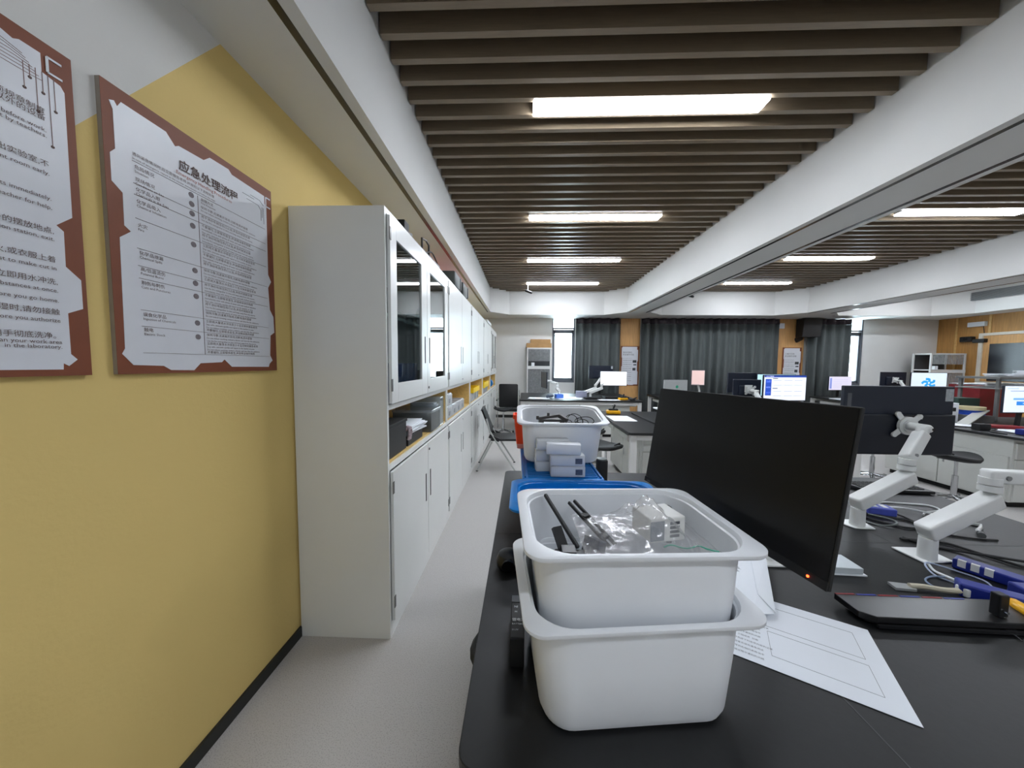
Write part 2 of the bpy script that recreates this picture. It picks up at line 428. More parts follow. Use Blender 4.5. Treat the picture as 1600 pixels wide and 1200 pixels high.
def linework(parent, segs, name='ruled_lines', mat=BROWNINK, w=.0009, x=XL+.0312):
    m = MB()
    for a, b in segs:
        m.bar((x, *a), (x, *b), w, .0012, up=(1, 0, 0))
    return m.obj(name, mat, parent)
t = thing('wall_poster', 'brown-edged emergency handling procedures poster on the yellow wall, right one of the pair', 'poster', (0, 0, 0))
poly = [(.938, 2.237), (.95, 2.243), (.957, 2.232), (.967, 2.251), (1.088, 2.25), (1.115, 2.221), (1.127, 2.230), (1.215, 2.236), (1.24, 2.259), (1.318, 2.262), (1.333, 2.249), (1.498, 2.247), (1.498, 2.215), (1.508, 2.205), (1.505, 1.90), (1.521, 1.871), (1.502, 1.84), (1.508, 1.741), (1.528, 1.71), (1.53, 1.638), (1.506, 1.622), (1.50, 1.53), (1.513, 1.507), (1.495, 1.492), (1.489, 1.477), (1.296, 1.479), (1.264, 1.508), (1.252, 1.497), (1.167, 1.493), (1.142, 1.468), (1.065, 1.470), (1.043, 1.484), (.959, 1.487), (.932, 1.52), (.94, 1.536), (.944, 1.859), (.973, 1.886), (.957, 1.898), (.958, 1.991), (.933, 2.013), (.933, 2.091), (.946, 2.108), (.946, 2.217)]
poster_base(t, .92, 1.54, 1.46, 2.287, poly)
linework(t, [((1.505, 2.245), (1.53, 2.245)), ((1.505, 2.245), (1.505, 2.205)), ((1.505, 2.205), (1.53, 2.205))], 'corner_bracket', POSTW, .005, XL+.0315)
text_mesh([('应急处理流程', 1.122, 2.155, .039)], BROWNINK, t, 'title', FR(), .0006)
text_mesh([('Emergency Handling Procedures', 1.112, 2.134, .0162)], REDINK, t, 'subtitle', FR())
tx = [('遇到紧急情况时,应立即报告老师,并按照以下流程处理', .986, 2.117, .0112), ('In case of emergency, report to the teacher immediately and follow the steps', .986, 2.105, .0085)]
left = [(2.086, '危险情况', 'Situation'), (2.050, '现场情况', 'Conditions on Site'), (2.020, '化学品入眼', 'Chemicals in the Eyes'), (1.985, '化学品吸入', 'Chemical Inhalation'), (1.915, '火灾', 'Fire'), (1.832, '化学品泄漏', 'Chemical Spills'), (1.783, '高/低温烫伤', 'Potential Burns'), (1.742, '割伤与刺伤', 'Cuts and Punctures'), (1.645, '误食化学品', 'Ingestion of Chemicals'), (1.598, '触电', 'Electric Shock')]
for z, a, b in left: tx += [(a, .990, z-.006, .0135), (b, .990, z-.018, .0105)]
rows = [2.095, 2.068, 2.035, 2.002, 1.932, 1.843, 1.791, 1.753, 1.657, 1.607, 1.525]
cn = ['立即用大量清水冲洗至少十五分钟并报告老师', '保持冷静,迅速离开现场,切断电源并报警', '用干净纱布按压伤口止血,并及时就医处理', '不要催吐,立即联系医生,并说明误食的物质']
en = ['Immediately rinse with plenty of water and seek medical attention.', 'Stay calm, evacuate quickly and report to the teacher at once.', 'Do not induce vomiting; contact a doctor and describe the substance.', 'Use the fire extinguisher in time and keep away from the source.']
for i in range(len(rows)-1):
    z = rows[i]-.012; k = 0
    if i == 0: tx += [('处理方法', 1.195, rows[0]-.012, .012), ('First Response', 1.195, rows[0]-.023, .0095)]; continue
    while z > rows[i+1]+.003:
        if k % 3 == 0: tx.append((cn[(i+k) % 4], 1.193, z, .0105, 'LEFT', 1.12))
        else: tx.append((en[(i+k) % 4], 1.193, z, .0088, 'LEFT', .98))
        z -= .0108; k += 1
text_mesh(tx, BROWNINK, t, 'printed_text', FR())
linework(t, [((.986, z), (1.495, z)) for z in [2.10]+rows[2:]] + [((1.185, 2.095), (1.185, 1.525))])
for z in (2.086, 2.055, 2.022, 1.98, 1.915, 1.824, 1.779, 1.733, 1.638, 1.588):
    MB().cyl((XL+.0308, 1.162, z), (XL+.0316, 1.162, z), .0095, n=16).obj('round_icon', M('icon_grey', '#7b7478', .7, noise=.3, scale=300), t)
circ = [((1.42, 2.215), (1.47, 2.215)), ((1.47, 2.215), (1.49, 2.20)), ((1.40, 2.19), (1.46, 2.19)), ((1.46, 2.19), (1.475, 2.175)), ((1.475, 2.175), (1.475, 2.13)), ((1.49, 2.19), (1.49, 2.12)), ((1.482, 2.19), (1.482, 2.145)), ((1.38, 2.205), (1.44, 2.205))]
linework(t, circ, 'circuit_traces', INK, .001)
# left poster
t = thing('wall_poster', 'brown-edged laboratory rules poster cut off by the left edge of the frame', 'poster', (0, 0, 0))
poly = [(.27, 2.24), (.745, 2.242), (.762, 2.236), (.772, 2.243), (.806, 2.243), (.806, 2.2), (.838, 2.192), (.845, 2.18), (.843, 1.87), (.812, 1.839), (.825, 1.828), (.824, 1.74), (.852, 1.712), (.852, 1.637), (.822, 1.621), (.822, 1.516), (.834, 1.502), (.817, 1.485), (.807, 1.492), (.806, 1.476), (.27, 1.478)]
poster_base(t, .242, .862, 1.46, 2.275, poly)
linework(t, [((.816, 2.243), (.842, 2.243)), ((.816, 2.243), (.816, 2.207)), ((.816, 2.207), (.842, 2.207))], 'corner_bracket', POSTW, .005, XL+.0315)
L_ = [('实验室安全守则', .552, 2.165, .05, 'CENTER')]
for z, a in ((2.10, '进入实验室前,请认真阅读实验室的各项规章制度'), (2.085, '未经批准请勿使用学校任务以外的设备'), (1.975, '上课铃响后仍未到达的同学不得中途出实验室,不'), (1.815, '熟悉灭火器材及急救设备的摆放地点,'), (1.745, '如果实验室内起火,或衣服上着'), (1.69, '如皮肤接触到危险品,立即用水冲洗,'), (1.615, '当地面潮湿时,请勿接触'), (1.555, '实验结束后,用手彻底洗净。')):
    L_.append((a, .806, z, .0165, 'RIGHT', .97))
for z, a in ((2.058, 'Please read all laboratory rules carefully before work.'), (2.045, 'Do not operate anything outside the task set by teachers.'), (1.955, 'Students may not leave the experiment room early.'), (1.895, 'Report all accidents immediately.'), (1.873, 'Wear goggles and ask the teacher for help.'), (1.797, 'Know where to find the prevention station, exit.'), (1.725, 'In case of burning, it is best to make cut in'), (1.67, 'Flush hazardous substances at once.'), (1.645, 'with plenty of clean water before you go home.'), (1.595, 'Never touch electric sources before you authorize'), (1.541, 'with them. Clean your work area'), (1.529, 'in the laboratory.')):
    L_.append((a, .806, z, .0135, 'RIGHT'))
text_mesh(L_, BROWNINK, t, 'printed_text', FR())
seg = []
for i in range(7): seg += [((.60, 2.225-.008*i), (.74+.008*i, 2.225-.008*i)), ((.74+.008*i, 2.225-.008*i), (.775+.005*i, 2.205-.006*i+.01)), ]
for i, (y_, z_) in enumerate(((.775, 2.14), (.785, 2.17), (.795, 2.10), (.806, 2.15), (.816, 2.03), (.826, 2.12))): seg += [((y_, z_), (y_, 2.20)), ]
linework(t, seg, 'circuit_traces', M('trace_ink', '#927a74', .7, noise=.1), .0009)
for y_, z_ in ((.775, 2.14), (.785, 2.17), (.795, 2.10), (.806, 2.15), (.816, 2.03), (.826, 2.12)): MB().cyl((XL+.0308, y_, z_), (XL+.0316, y_, z_), .0034, n=12).obj('trace_dot', BROWNINK, t)
# posters on oak piers
def pier_poster(x0, x1, z0, z1, label, title):
    t = thing('wall_poster', label, 'poster', (x0, YF-.05, z0)); W_, H_ = x1-x0, z1-z0
    MB().box(0, W_, -.02, -.001, 0, H_).obj('backing_board', BROWN, t)
    pts = [(.02, .03), (W_*.4, .03), (W_*.45, .015), (W_*.7, .015), (W_*.75, .03), (W_-.02, .03), (W_-.02, H_*.35), (W_-.04, H_*.38), (W_-.04, H_*.6), (W_-.02, H_*.63), (W_-.02, H_-.1), (W_-.05, H_-.1), (W_-.05, H_-.02), (.05, H_-.02), (.02, H_-.05), (.02, H_*.72), (.035, H_*.7), (.035, H_*.5), (.02, H_*.48)]
    MB().prism(pts, -.022, -.0205, 'y').obj('printed_sheet', POSTW, t)
    T = [(title[0], .05, H_-.19, .05), (title[1], .05, H_-.25, .05)]
    for i in range(12): T.append(('实验室设备操作流程说明' if i % 2 else 'operation guide of the tool', .05, H_-.34-i*.055, .022))
    text_mesh(T, INK, t, 'printed_text', ((0, -.0225, 0), (1, 0, 0), (0, 0, 1)))
    m = MB()
    for a, b, c, d in ((.32, .42, H_-.45, H_-.38), (.34, .42, H_-.52, H_-.49), (.32, .40, H_-.66, H_-.59)): m.box(a, b, -.0228, -.0222, c, d)
    m.obj('printed_pictures', M('poster_picture', '#3a3f44', .7, noise=.5, scale=60), t)
pier_poster(2.64, 3.12, .94, 2.01, 'tall white instruction poster on the oak pier left of the wide curtain', ('激光切割机', '安全操作流程'))
pier_poster(6.92, 7.40, .94, 2.0, 'tall white instruction poster on the oak pier below the black wall speaker', ('三维打印机', '安全操作流程'))

# ================================================================== STORAGE CABINETS (left row)
CW, CD, CHH = 1.34, .505, 2.29
def cabinet(y0, glass, label):
    t = thing('storage_cabinet', label, 'cabinet', (XL+.008, y0, 0), 0, 'white steel storage cabinets along the left wall')
    b = MB(); D = CD-.01; W_ = CW-.002; T_ = .02
    b.box(0, D, 0, T_, 0, CHH).box(0, D, W_-T_, W_, 0, CHH).box(0, .01, T_, W_-T_, 0, CHH)
    b.box(0, D, T_, W_-T_, CHH-.03, CHH).box(0, D, T_, W_-T_, .0, .085)
    b.box(0, D, T_, W_-T_, .925, .955).box(0, D, T_, W_-T_, 1.25, 1.278).box(.01, D-.06, T_, W_-T_, 1.76, 1.78)
    b.obj('carcass', CABW, t, bevel=.0015)
    MB().box(.011, D-.012, T_+.001, W_-T_-.001, .956, .968).box(.011, .018, T_+.001, W_-T_-.001, .968, 1.249).box(.02, D-.012, T_, T_+.006, .968, 1.249).box(.02, D-.012, W_-T_-.006, W_-T_, .968, 1.249).obj('shelf_lining', WOODSH, t)
    for k, (a, c) in enumerate(((T_+.004, W_/2-.003), (W_/2+.003, W_-T_-.004))):
        inner = c if k == 0 else a; sg = -1 if k == 0 else 1; outer = a if k == 0 else c
        for lo in (0, 1):
            z0, z1 = (.09, .918) if lo else (1.284, 2.255)
            d = MB()
            if glass and not lo:
                ga, gb = (.11, .545) if k == 0 else (.75, 1.20)
                if k == 0: ga, gb = .11, .545
                d.box(D, D+.018, a, ga, z0, z1).box(D, D+.018, gb, c, z0, z1).box(D, D+.018, ga, gb, z0, 1.39).box(D, D+.018, ga, gb, 2.158, z1)
                o = d.obj('door', CABW, t, bevel=.0015)
                MB().box(D+.006, D+.009, ga, gb, 1.39, 2.158).obj('glass_pane', GLASS, o)
            else:
                o = d.box(D, D+.018, a, c, z0, z1).obj('door', CABW, t, bevel=.0015)
            hz = (.51, .71) if lo else (1.50, 1.685)
            hc = inner + sg*.052
            MB().box(D+.0175, D+.0195, hc-.009, hc+.009, *hz).obj('handle', MBLACK, o)
            for z in ((.165, .80) if lo else (1.35, 2.13)): MB().box(D+.0175, D+.021, outer-.008 if k == 0 else outer-.010, outer+.010 if k == 0 else outer+.008, z, z+.065).obj('hinge', M('hinge_metal', '#60605c', .4, .5, noise=.1), o)
        zz = (1.325, .87)
        if k == 0:
            l = MB()
            for z in zz: l.cyl((D+.017, inner-.02+.05, z), (D+.022, inner+.03, z), .009)
            l.obj('lock', M('lock_metal', '#4c4c4a', .4, .6, noise=.05), t)
    return t
CABN = [('white steel cabinet with glass upper doors, nearest to the camera', 1), ('white steel cabinet with plain doors, second of the left row, holding drawer boxes', 0), ('white steel cabinet with plain doors, third of the left row, behind the folding chair', 0), ('white steel cabinet with plain doors and yellow folders, fourth of the left row', 0), ('white steel cabinet with glass upper doors at the far end of the left row', 1)]
CY = [1.681 + i*CW for i in range(5)]
for y, (lb, g) in zip(CY, CABN): cabinet(y, g, lb)

def crate(name, label, cat, loc, sx, sy, sz, mat, rz=0., open_=True, group=None, wall=.006, lid=None):
    t = thing(name, label, cat, loc, rz, group)
    m = MB(); m.box(-sx/2, sx/2, -sy/2, sy/2, 0, wall if open_ else sz)
    if open_:
        m.box(-sx/2, sx/2, -sy/2, -sy/2+wall, wall, sz).box(-sx/2, sx/2, sy/2-wall, sy/2, wall, sz).box(-sx/2, -sx/2+wall, -sy/2+wall, sy/2-wall, wall, sz).box(sx/2-wall, sx/2, -sy/2+wall, sy/2-wall, wall, sz)
    m.obj('box_body', mat, t, bevel=.002)
    if lid: MB().box(-sx/2-.006, sx/2+.006, -sy/2-.006, sy/2+.006, sz+.0005, sz+.02, .003).obj('lid', lid, t)
    return t
SH = .968; XF = -.86   # shelf top, typical item centre x
# first open shelf
crate('storage_box', 'black box at the near end of the first open cabinet shelf', 'box', (-.90, 1.87, SH), .34, .30, .17, BLACK, open_=True, lid=MBLACK)
def stack(loc, n, sx, sy, label, name='paper_stack', mat=PAPER, cat='papers', jit=.03, th=.006, rz=0.):
    m = MB()
    for i in range(n):
        a = random.uniform(-jit, jit); c, s_ = math.cos(a), math.sin(a); ox, oy = random.uniform(-.01, .01), random.uniform(-.01, .01)
        pts = [(c*x-s_*y+ox, s_*x+c*y+oy) for x, y in ((-sx/2, -sy/2), (sx/2, -sy/2), (sx/2, sy/2), (-sx/2, sy/2))]
        m.prism(pts, i*th, i*th+th*.8)
    return tag(m.obj(name, mat, loc=loc, rot=(0, 0, rz)), label, cat)
crate('storage_box', 'low black tray under the papers on the first open shelf', 'box', (-.87, 2.20, SH), .28, .30, .06, BLACK)
stack((-.865, 2.24, SH+.062), 10, .27, .33, 'loose white papers lying on the black tray in the first open shelf', jit=.15)
m = MB()
for i in range(5): m.tube([(-.745+.006*i, 2.03+.012*i, 1.07), (-.728, 2.04+.014*i, 1.10-.004*i), (-.725, 2.05+.012*i, 1.05), (-.73, 2.05+.01*i, 1.01)], .008)
tag(m.obj('checked_cloth', M('checked_fabric', '#a8989c', .8, noise=.6, scale=60), smooth=True), 'crumpled pale checked cloth hanging from the papers on the first open shelf', 'cloth')
crate('storage_box', 'grey translucent box at the far end of the first open shelf', 'box', (-.855, 2.62, SH), .30, .26, .15, glassy('grey_clear', '#b8bcbe', .05, .15, .5, '#9aa09f'), lid=CLEAR)
crate('storage_box', 'upright clear acrylic box with papers inside the first open shelf', 'box', (-.84, 2.84, SH), .26, .12, .24, CLEAR)
stack((-.86, 2.845, SH+.007), 14, .2, .09, 'papers stored in the upright clear acrylic box', th=.013)
# second open shelf: drawer boxes
def drawer_box(loc, label, g):
    t = thing('drawer_box', label, 'drawer box', loc, 0, g)
    MB().box(-.17, .14, -.1, .1, 0, .12, .004).obj('box_body', FROST, t)
    MB().box(.141, .15, -.092, .092, .008, .112, .002).obj('drawer_front', FROST, t)
    MB().box(.1505, .154, -.05, .0, .03, .07).obj('paper_label', M('label_print', '#8f9296', .7, noise=.5, scale=120), t)
    return t
g = 'clear drawer boxes on the second open shelf'
d0 = None
for k, (y, z, w) in enumerate(((3.17, 0, 'bottom, nearest'), (3.17, .121, 'upper, on the nearest'), (3.39, 0, 'second from the near end'), (3.61, 0, 'third from the near end'), (3.83, 0, 'far end'))):
    lb = 'clear plastic drawer box on the second open shelf, ' + w
    if d0 is None: d0 = drawer_box((-.86, y, SH+z), lb, g)
    else: dup(d0, (-.86, y, SH+z), label=lb)
# third & fourth shelf
for k, (y, z, n_) in enumerate(((4.62, 0, 'near'), (4.85, 0, 'middle'), (5.08, 0, 'far'))): dup(d0, (-.86, y, SH+z), label='clear drawer box on the third open shelf, %s one of three' % n_, group='clear drawer boxes on the third open shelf')
YF1 = M('yellow_folder', '#f4cf18', .45, noise=.05)
crate('document_tray', 'bright yellow tray stacked on the drawer boxes of the third open shelf', 'tray', (-.85, 4.85, SH+.121), .32, .62, .07, YF1)
crate('document_tray', 'bright yellow tray on the fourth open shelf', 'tray', (-.85, 6.15, SH+.1), .32, .7, .1, YF1)
crate('storage_box', 'pale box under the yellow tray on the fourth open shelf', 'box', (-.86, 6.15, SH), .3, .7, .095, FROST)
tag(MB().cyl((-.78, 7.35, SH+.09), (-.78, 7.55, SH+.09), .089, n=28).obj('blue_roll', BLUEP, smooth=True), 'round blue roll on the farthest open shelf', 'roll')
# inside first glass cabinet
crate('storage_box', 'blue crate seen through the nearest glass cabinet door', 'crate', (-.90, 2.02, 1.279), .34, .46, .22, M('dark_blue_plastic', '#25468c', .45, noise=.1))
crate('storage_box', 'black crate behind the second glass door of the nearest cabinet', 'crate', (-.92, 2.66, 1.279), .34, .40, .16, BLACK)
m = MB(); m.box(-1.0, -.78, 1.85, 1.93, 1.781, 1.93).box(-1.0, -.8, 2.05, 2.25, 1.781, 1.83)
tag(m.obj('equipment_case', M('case_grey', '#3c3f40', .5, noise=.2), bevel=.004), 'dark grey equipment pieces on the inner shelf behind the nearest glass door', 'equipment')
for i in range(5):
    o = MB().lathe([(.018, 0), (.018, .1), (.008, .115), (.008, .13)]).obj('sample_bottle', CLEAR, smooth=True, loc=(-.80, 2.50+.06*i, 1.781))
    tag(o, 'small clear bottle on the inner shelf behind the second glass door', 'bottle', 'bottles on the cabinet inner shelf')

# things on top of the cabinets
ZC = CHH+.001
t = thing('tripod_frame', 'black metal frame tool lying on the nearest cabinet top', 'frame', (-.76, 2.35, ZC))
MB().bar((.0, -.28, .02), (.02, .5, .02), .03, .03).bar((0, -.25, .03), (0, -.12, .06), .02, .02).obj('rail', BLACK, t)
m = MB(); m.tube([(0, .12, .03), (0, .12, .13), (0, .22, .15), (0, .30, .14), (0, .30, .03)], .008, smooth=False); m.obj('hoop_handle', BLACK, t)
m = MB(); m.tube([(0, .2, .05), (.01, .35, .10), (.02, .48, .05), (.02, .5, .03)], .006); m.obj('cable', CABLEB, t)
MB().box(-.03, .03, -.32, -.24, .001, .08, .004).obj('end_clamp', MBLACK, t)
for k, y in enumerate((3.52, 3.98)):
    t = thing('carry_case', 'black rounded case with a looped handle on the cabinet top, %s of two' % ('near one', 'far one')[k], 'case', (-.78, y, ZC), 0, 'black cases on the cabinet tops')
    MB().box(-.1, .08, -.15, .12, .0, .15, .02).obj('case_body', M('case_green_grey', '#39403f', .5, noise=.1), t, smooth=True)
    MB().box(-.09, .085, .1205, .17, .01, .14, .012).obj('end_cap', BLACK, t, smooth=True)
    MB().tube([(.0, .17, .03), (0, .22, .05), (0, .23, .10), (0, .17, .13)], .009).obj('handle', BLACK, t, smooth=True)
tag(MB().box(-.85, -.69, 6.3, 7.0, ZC, ZC+.05, .003).box(-.8, -.72, 6.5, 6.7, ZC+.051, ZC+.07).obj('flat_carton', M('carton_white', '#d5d8d6', .7, noise=.05)), 'flat white carton lying on the far cabinet tops', 'carton')

# ================================================================== BENCHES
def bench(x0, y0, label, cols=3, depth=1.65, cell=.818, tray=True, ins=.20):
    W_ = cols*cell
    t = thing('lab_bench', label, 'lab bench', (x0, y0, 0))
    MB().loft([rrect(W_/2, depth/2, .035, z, cx=W_/2, cy=depth/2) for z in (.752, .7795)]).obj('bench_top', TOP, t, bevel=.002)
    s = MB()
    for i in range(1, cols): s.box(i*cell-.0012, i*cell+.0012, .003, depth-.003, .7796, .78)
    s.box(.003, W_-.003, depth/2-.0012, depth/2+.0012, .7796, .78)
    s.obj('top_seams', M('seam_grey', '#4a4c4c', .6, noise=.1), t)
    b = MB().box(ins, W_-ins, .22, depth-.22, .06, .748)
    b.obj('base_cabinet', M('bench_white_steel', '#d2d4cf', .45, noise=.015), t, bevel=.002)
    MB().box(ins+.04, W_-ins-.04, .25, depth-.25, .0, .06).obj('plinth', DARK, t)
    for i in range(cols):
        for yy, sg in ((.22, -1), (depth-.22, 1)):
            a = ins+.015+(W_-2*ins-.03)*i/cols; c = ins+.015+(W_-2*ins-.03)*(i+1)/cols
            d = MB().box(a+.006, c-.006, min(yy, yy+sg*.016), max(yy, yy+sg*.016), .075, .52).obj('door', MATS['bench_white_steel'], t, bevel=.002)
            yh = yy+sg*.0165
            MB().box(c-.06, c-.045, min(yh, yh+sg*.004), max(yh, yh+sg*.004), .38, .48).obj('handle', GREYM, d)
            d = MB().box(a+.006, c-.006, min(yy, yy+sg*.016), max(yy, yy+sg*.016), .53, .70).obj('drawer', MATS['bench_white_steel'], t, bevel=.002)
            MB().cyl(((a+c)/2, yh, .66), ((a+c)/2, yh+sg*.006, .66), .01).obj('lock', MATS['lock_metal'], d)
    for xx, sg in ((ins, -1), (W_-ins, 1)):
        for j in range(2):
            a = .235+(depth-.47)*j/2; c = .235+(depth-.47)*(j+1)/2
            d = MB().box(min(xx, xx+sg*.016), max(xx, xx+sg*.016), a+.006, c-.006, .075, .55).obj('door', MATS['bench_white_steel'], t, bevel=.002)
            xh = xx+sg*.0165
            MB().box(min(xh, xh+sg*.004), max(xh, xh+sg*.004), c-.06, c-.045, .34, .43).obj('handle', GREYM, d)
            if tray:
                if ins > .15: MB().box(min(xx+sg*.02, xx+sg*.14), max(xx+sg*.02, xx+sg*.14), a+.02, c-.02, .64, .70, .003).obj('keyboard_tray', MATS['bench_white_steel'], t)
    for lx in (.06, W_-.06):
        if ins < .1: continue
        for ly in (.06, depth-.06):
            MB().box(lx-.035, lx+.035, ly-.025, ly+.025, .012, .751, .003).obj('leg', WHITE, t)
            MB().cyl((lx, ly, 0), (lx, ly, .012), .022).obj('foot', BLACK, t)
    for ly in (.06, depth-.06): MB().box(.10, W_-.10, ly-.015, ly+.015, .69, .745).obj('apron_rail', WHITE, t)
    return t
bench(-.114, .54, 'black-topped lab bench in the foreground carrying the white bins', ins=.36)
bench(1.13, 3.50, 'black-topped lab bench behind the large dark monitor, with the white web page screen')
bench(-.06, 6.60, 'black-topped lab bench at the far left below the left window')
bench(5.14, 3.42, 'black-topped lab bench at the right edge, crowded with tools and papers', ins=.075)
bench(3.05, 6.60, 'black-topped lab bench in front of the wide curtain')
bench(6.90, 6.55, 'black-topped lab bench at the far right below the right window')
T = .7805

# ================================================================== WHITE BINS
def trofast(name, label, loc, rot, mat=BINW, H=.235, cat='bin'):
    t = thing(name, label, cat, loc, rot=rot)
    n = 8
    L = [rrect(.175, .118, .045, .0, n), rrect(.191, .134, .056, .006, n), rrect(.198, .140, .062, .022, n), rrect(.207, .149, .070, .13, n), rrect(.213, .154, .076, H-.012, n),
         rrect(.236, .166, .038, H-.012, n), rrect(.239, .169, .040, H-.008, n), rrect(.239, .169, .04, H-.002, n), rrect(.236, .166, .038, H, n),
         rrect(.218, .158, .082, H, n), rrect(.216, .156, .082, H-.004, n), rrect(.215, .155, .082, H-.010, n), rrect(.210, .151, .075, H-.012, n),
         rrect(.209, .150, .074, H-.03, n), rrect(.203, .145, .068, .13, n), rrect(.195, .137, .06, .024, n), rrect(.186, .128, .052, .010, n), rrect(.17, .113, .042, .005, n)]
    b = MB().loft(L); o = b.obj('bin_shell', mat, t, smooth=True)
    return t
trofast('storage_bin', 'empty white plastic bin standing on the black bench, under the filled bin', (.228, .752, T), (0, 0, math.radians(6)))
trofast('storage_bin', 'white plastic bin of black brackets and a clear bag, nested in the bin below', (.234, .768, T+.130), (math.radians(0), math.radians(0), math.radians(4)))
# contents of the upper bin
BZ = T+.128
def bracket_bits():
    o = MB().bar((.063, .885, BZ+.235), (.130, .74, BZ+.17), .009, .009); tag(o.obj('black_rod', MBLACK, bevel=.002), 'slim black rod leaning against the left inside of the filled bin', 'rod')
    m = MB()
    a = Vector((.133, .875, BZ+.222)); b = Vector((.215, .76, BZ+.165)); d = (b-a); sd = Vector((.8, .6, .0)).normalized()*.010
    m.bar(a+sd, b+sd, .006, .008).bar(a-sd, b-sd, .006, .008).bar(a+d*.35-sd, a+d*.35+sd, .02, .008).bar(a+d*.8-sd, a+d*.8+sd, .02, .008)
    tag(m.obj('fork_bracket', MBLACK, bevel=.001), 'black forked bracket with a slot leaning inside the filled bin', 'bracket')
    m = MB(); m.box(.075, .145, .68, .74, BZ+.04, BZ+.168, .004); m.bar((.082, .765, BZ+.205), (.112, .70, BZ+.13), .022, .012).box(.09, .12, .70, .73, BZ+.169, BZ+.182)
    tag(m.obj('black_clamp', BLACK), 'boxy black clamp at the left front inside the filled bin', 'clamp')
    m = MB().bar((.15, .735, BZ+.10), (.175, .76, BZ+.182), .04, .035)
    tag(m.obj('motor_block', M('dark_navy', '#1a2236', .5, noise=.1)), 'dark navy block beside the black clamp in the filled bin', 'block')
    m = MB().box(.19, .27, .665, .72, BZ+.04, BZ+.165, .006).cyl((.24, .655, BZ+.150), (.24, .67, BZ+.150), .016)
    tag(m.obj('gear_motor', M('dark_brown_metal', '#2c2320', .4, .3, noise=.4, scale=60)), 'dark motor with a round face under the clear bag', 'motor')
    m = MB().box(.385, .398, .86, .88, BZ+.12, BZ+.212).bar((.388, .87, BZ+.215), (.412, .875, BZ+.185), .016, .012)
    tag(m.obj('black_clip', MBLACK, bevel=.002), 'small black clip poking up behind the clear bag', 'clip')
bracket_bits()
def plastic_bag():
    t = thing('plastic_bag', 'crumpled clear zip bag holding a white carton, on top of the filled bin', 'plastic bag', (.290, .775, BZ+.190), math.radians(4))
    from mathutils import noise as N
    top, bot = [], []
    nu, nv = 64, 40
    def prof(u, v):      # u along the bag from the open left mouth to the flat right end, v across
        x = -.155 + .31*u; y = (-.115+.215*v) + .05*(1-u)*(v-.5)*-.4 - .01*math.sin(3*u)
        lift = math.exp(-((u-.52)/.20)**2)*math.sin(PI*min(1, max(0, v)))**.7
        lift2 = .30*math.exp(-((u-.20)/.16)**2)*math.sin(PI*v)
        p = Vector((x*9, y*9, 1.3)); cr = abs(N.noise(p*2.2)) + .5*abs(N.noise(p*5+Vector((3, 1, 0)))) + .25*abs(N.noise(p*11))
        z = .066*(lift+lift2) + .026*cr*(.35+lift) 
        slope = -.045*max(0, u-.75)*4*.5 - .035*(1-v)*(1-u)*.8
        return x, y, z, slope
    bm = bmesh.new(); vt, vb = {}, {}
    for i in range(nu+1):
        for j in range(nv+1):
            u, v = i/nu, j/nv; x, y, z, s_ = prof(u, v); vt[i, j] = bm.verts.new((x, y, z+s_+.004)); 
            vb[i, j] = bm.verts.new((x*.985, y*.985, -.014*math.sin(PI*v)*math.sin(PI*u)+s_)) 
    for i in range(nu):
        for j in range(nv):
            bm.faces.new((vt[i, j], vt[i+1, j], vt[i+1, j+1], vt[i, j+1])); bm.faces.new((vb[i, j], vb[i, j+1], vb[i+1, j+1], vb[i+1, j]))
    me = bpy.data.meshes.new('bag_film'); bm.to_mesh(me); bm.free(); me.materials.append(BAG)
    for f in me.polygons: f.use_smooth = True
    o = bpy.data.objects.new('bag_film', me); S.collection.objects.link(o); o.parent = t
    z_ = [(.01+.012*i, -.080+.004*math.sin(i), .012+.002*math.sin(i*1.3)-.0028*max(0, i-6)) for i in range(11)]
    MB().tube(z_, .0016).obj('green_zip', M('green_zip', '#3aa184', .4, noise=.05), t, smooth=True)
    c = thing('white_carton', 'small white carton with grey print inside the clear zip bag', 'carton', (.318, .775, BZ+.190), math.radians(14))
    MB().box(-.040, .050, -.038, .036, 0, .056, .003).obj('carton_body', M('carton_paper', '#e4e4e0', .6, noise=.02), c)
    MB().box(-.040, -.005, -.0395, -.0385, .005, .05).obj('window_patch', M('patch_grey', '#8d929b', .5, noise=.1), c)
    m = MB()
    for i in range(4): m.box(.010, .034, -.0395, -.0385, .010+i*.010, .016+i*.010)
    m.obj('printed_lines', INK, c)
plastic_bag()

# blue bin, white box with blue lid, further bin and small boxes
bb = trofast('storage_bin', 'blue plastic bin directly behind the near white bins', (.262, 1.338, T), (0, 0, math.radians(0)), BLUEP, .186)
bb.scale.x = 1.3
t = thing('lidded_box', 'white box with a ribbed blue lid carrying the far white bin', 'box', (.185, 1.835, T), math.radians(1.5))
MB().loft([rrect(.18, .30, .02, 0), rrect(.195, .315, .02, .165)]).obj('box_body', BINW, t, bevel=.002)
l = MB().loft([rrect(.193, .318, .02, .1655), rrect(.193, .318, .02, .182)])
l.obj('lid', BLUEP, t, bevel=.003)
m = MB()
for i in range(26): m.box(-.165, .165, -.29+i*.0225, -.279+i*.0225, .1825, .186)
m.box(-.182, -.176, -.3, .3, .1825, .190).box(.176, .182, -.3, .3, .1825, .190)
m.obj('lid_ribs', M('blue_rib', '#0668ae', .3, noise=.08), t)
zl = T+.1865
tag(MB().box(.05, .34, 1.93, 2.0, zl, zl+.040, .002).obj('foam_spacer', M('foam_grey', '#9a9c9c', .8, noise=.1)), 'grey spacer wedged under the back of the far white bin', 'spacer')
fb = trofast('storage_bin', 'white plastic bin full of black cables, standing on the blue lid', (.205, 1.865, zl+.028), (math.radians(9), 0, math.radians(1.0)))
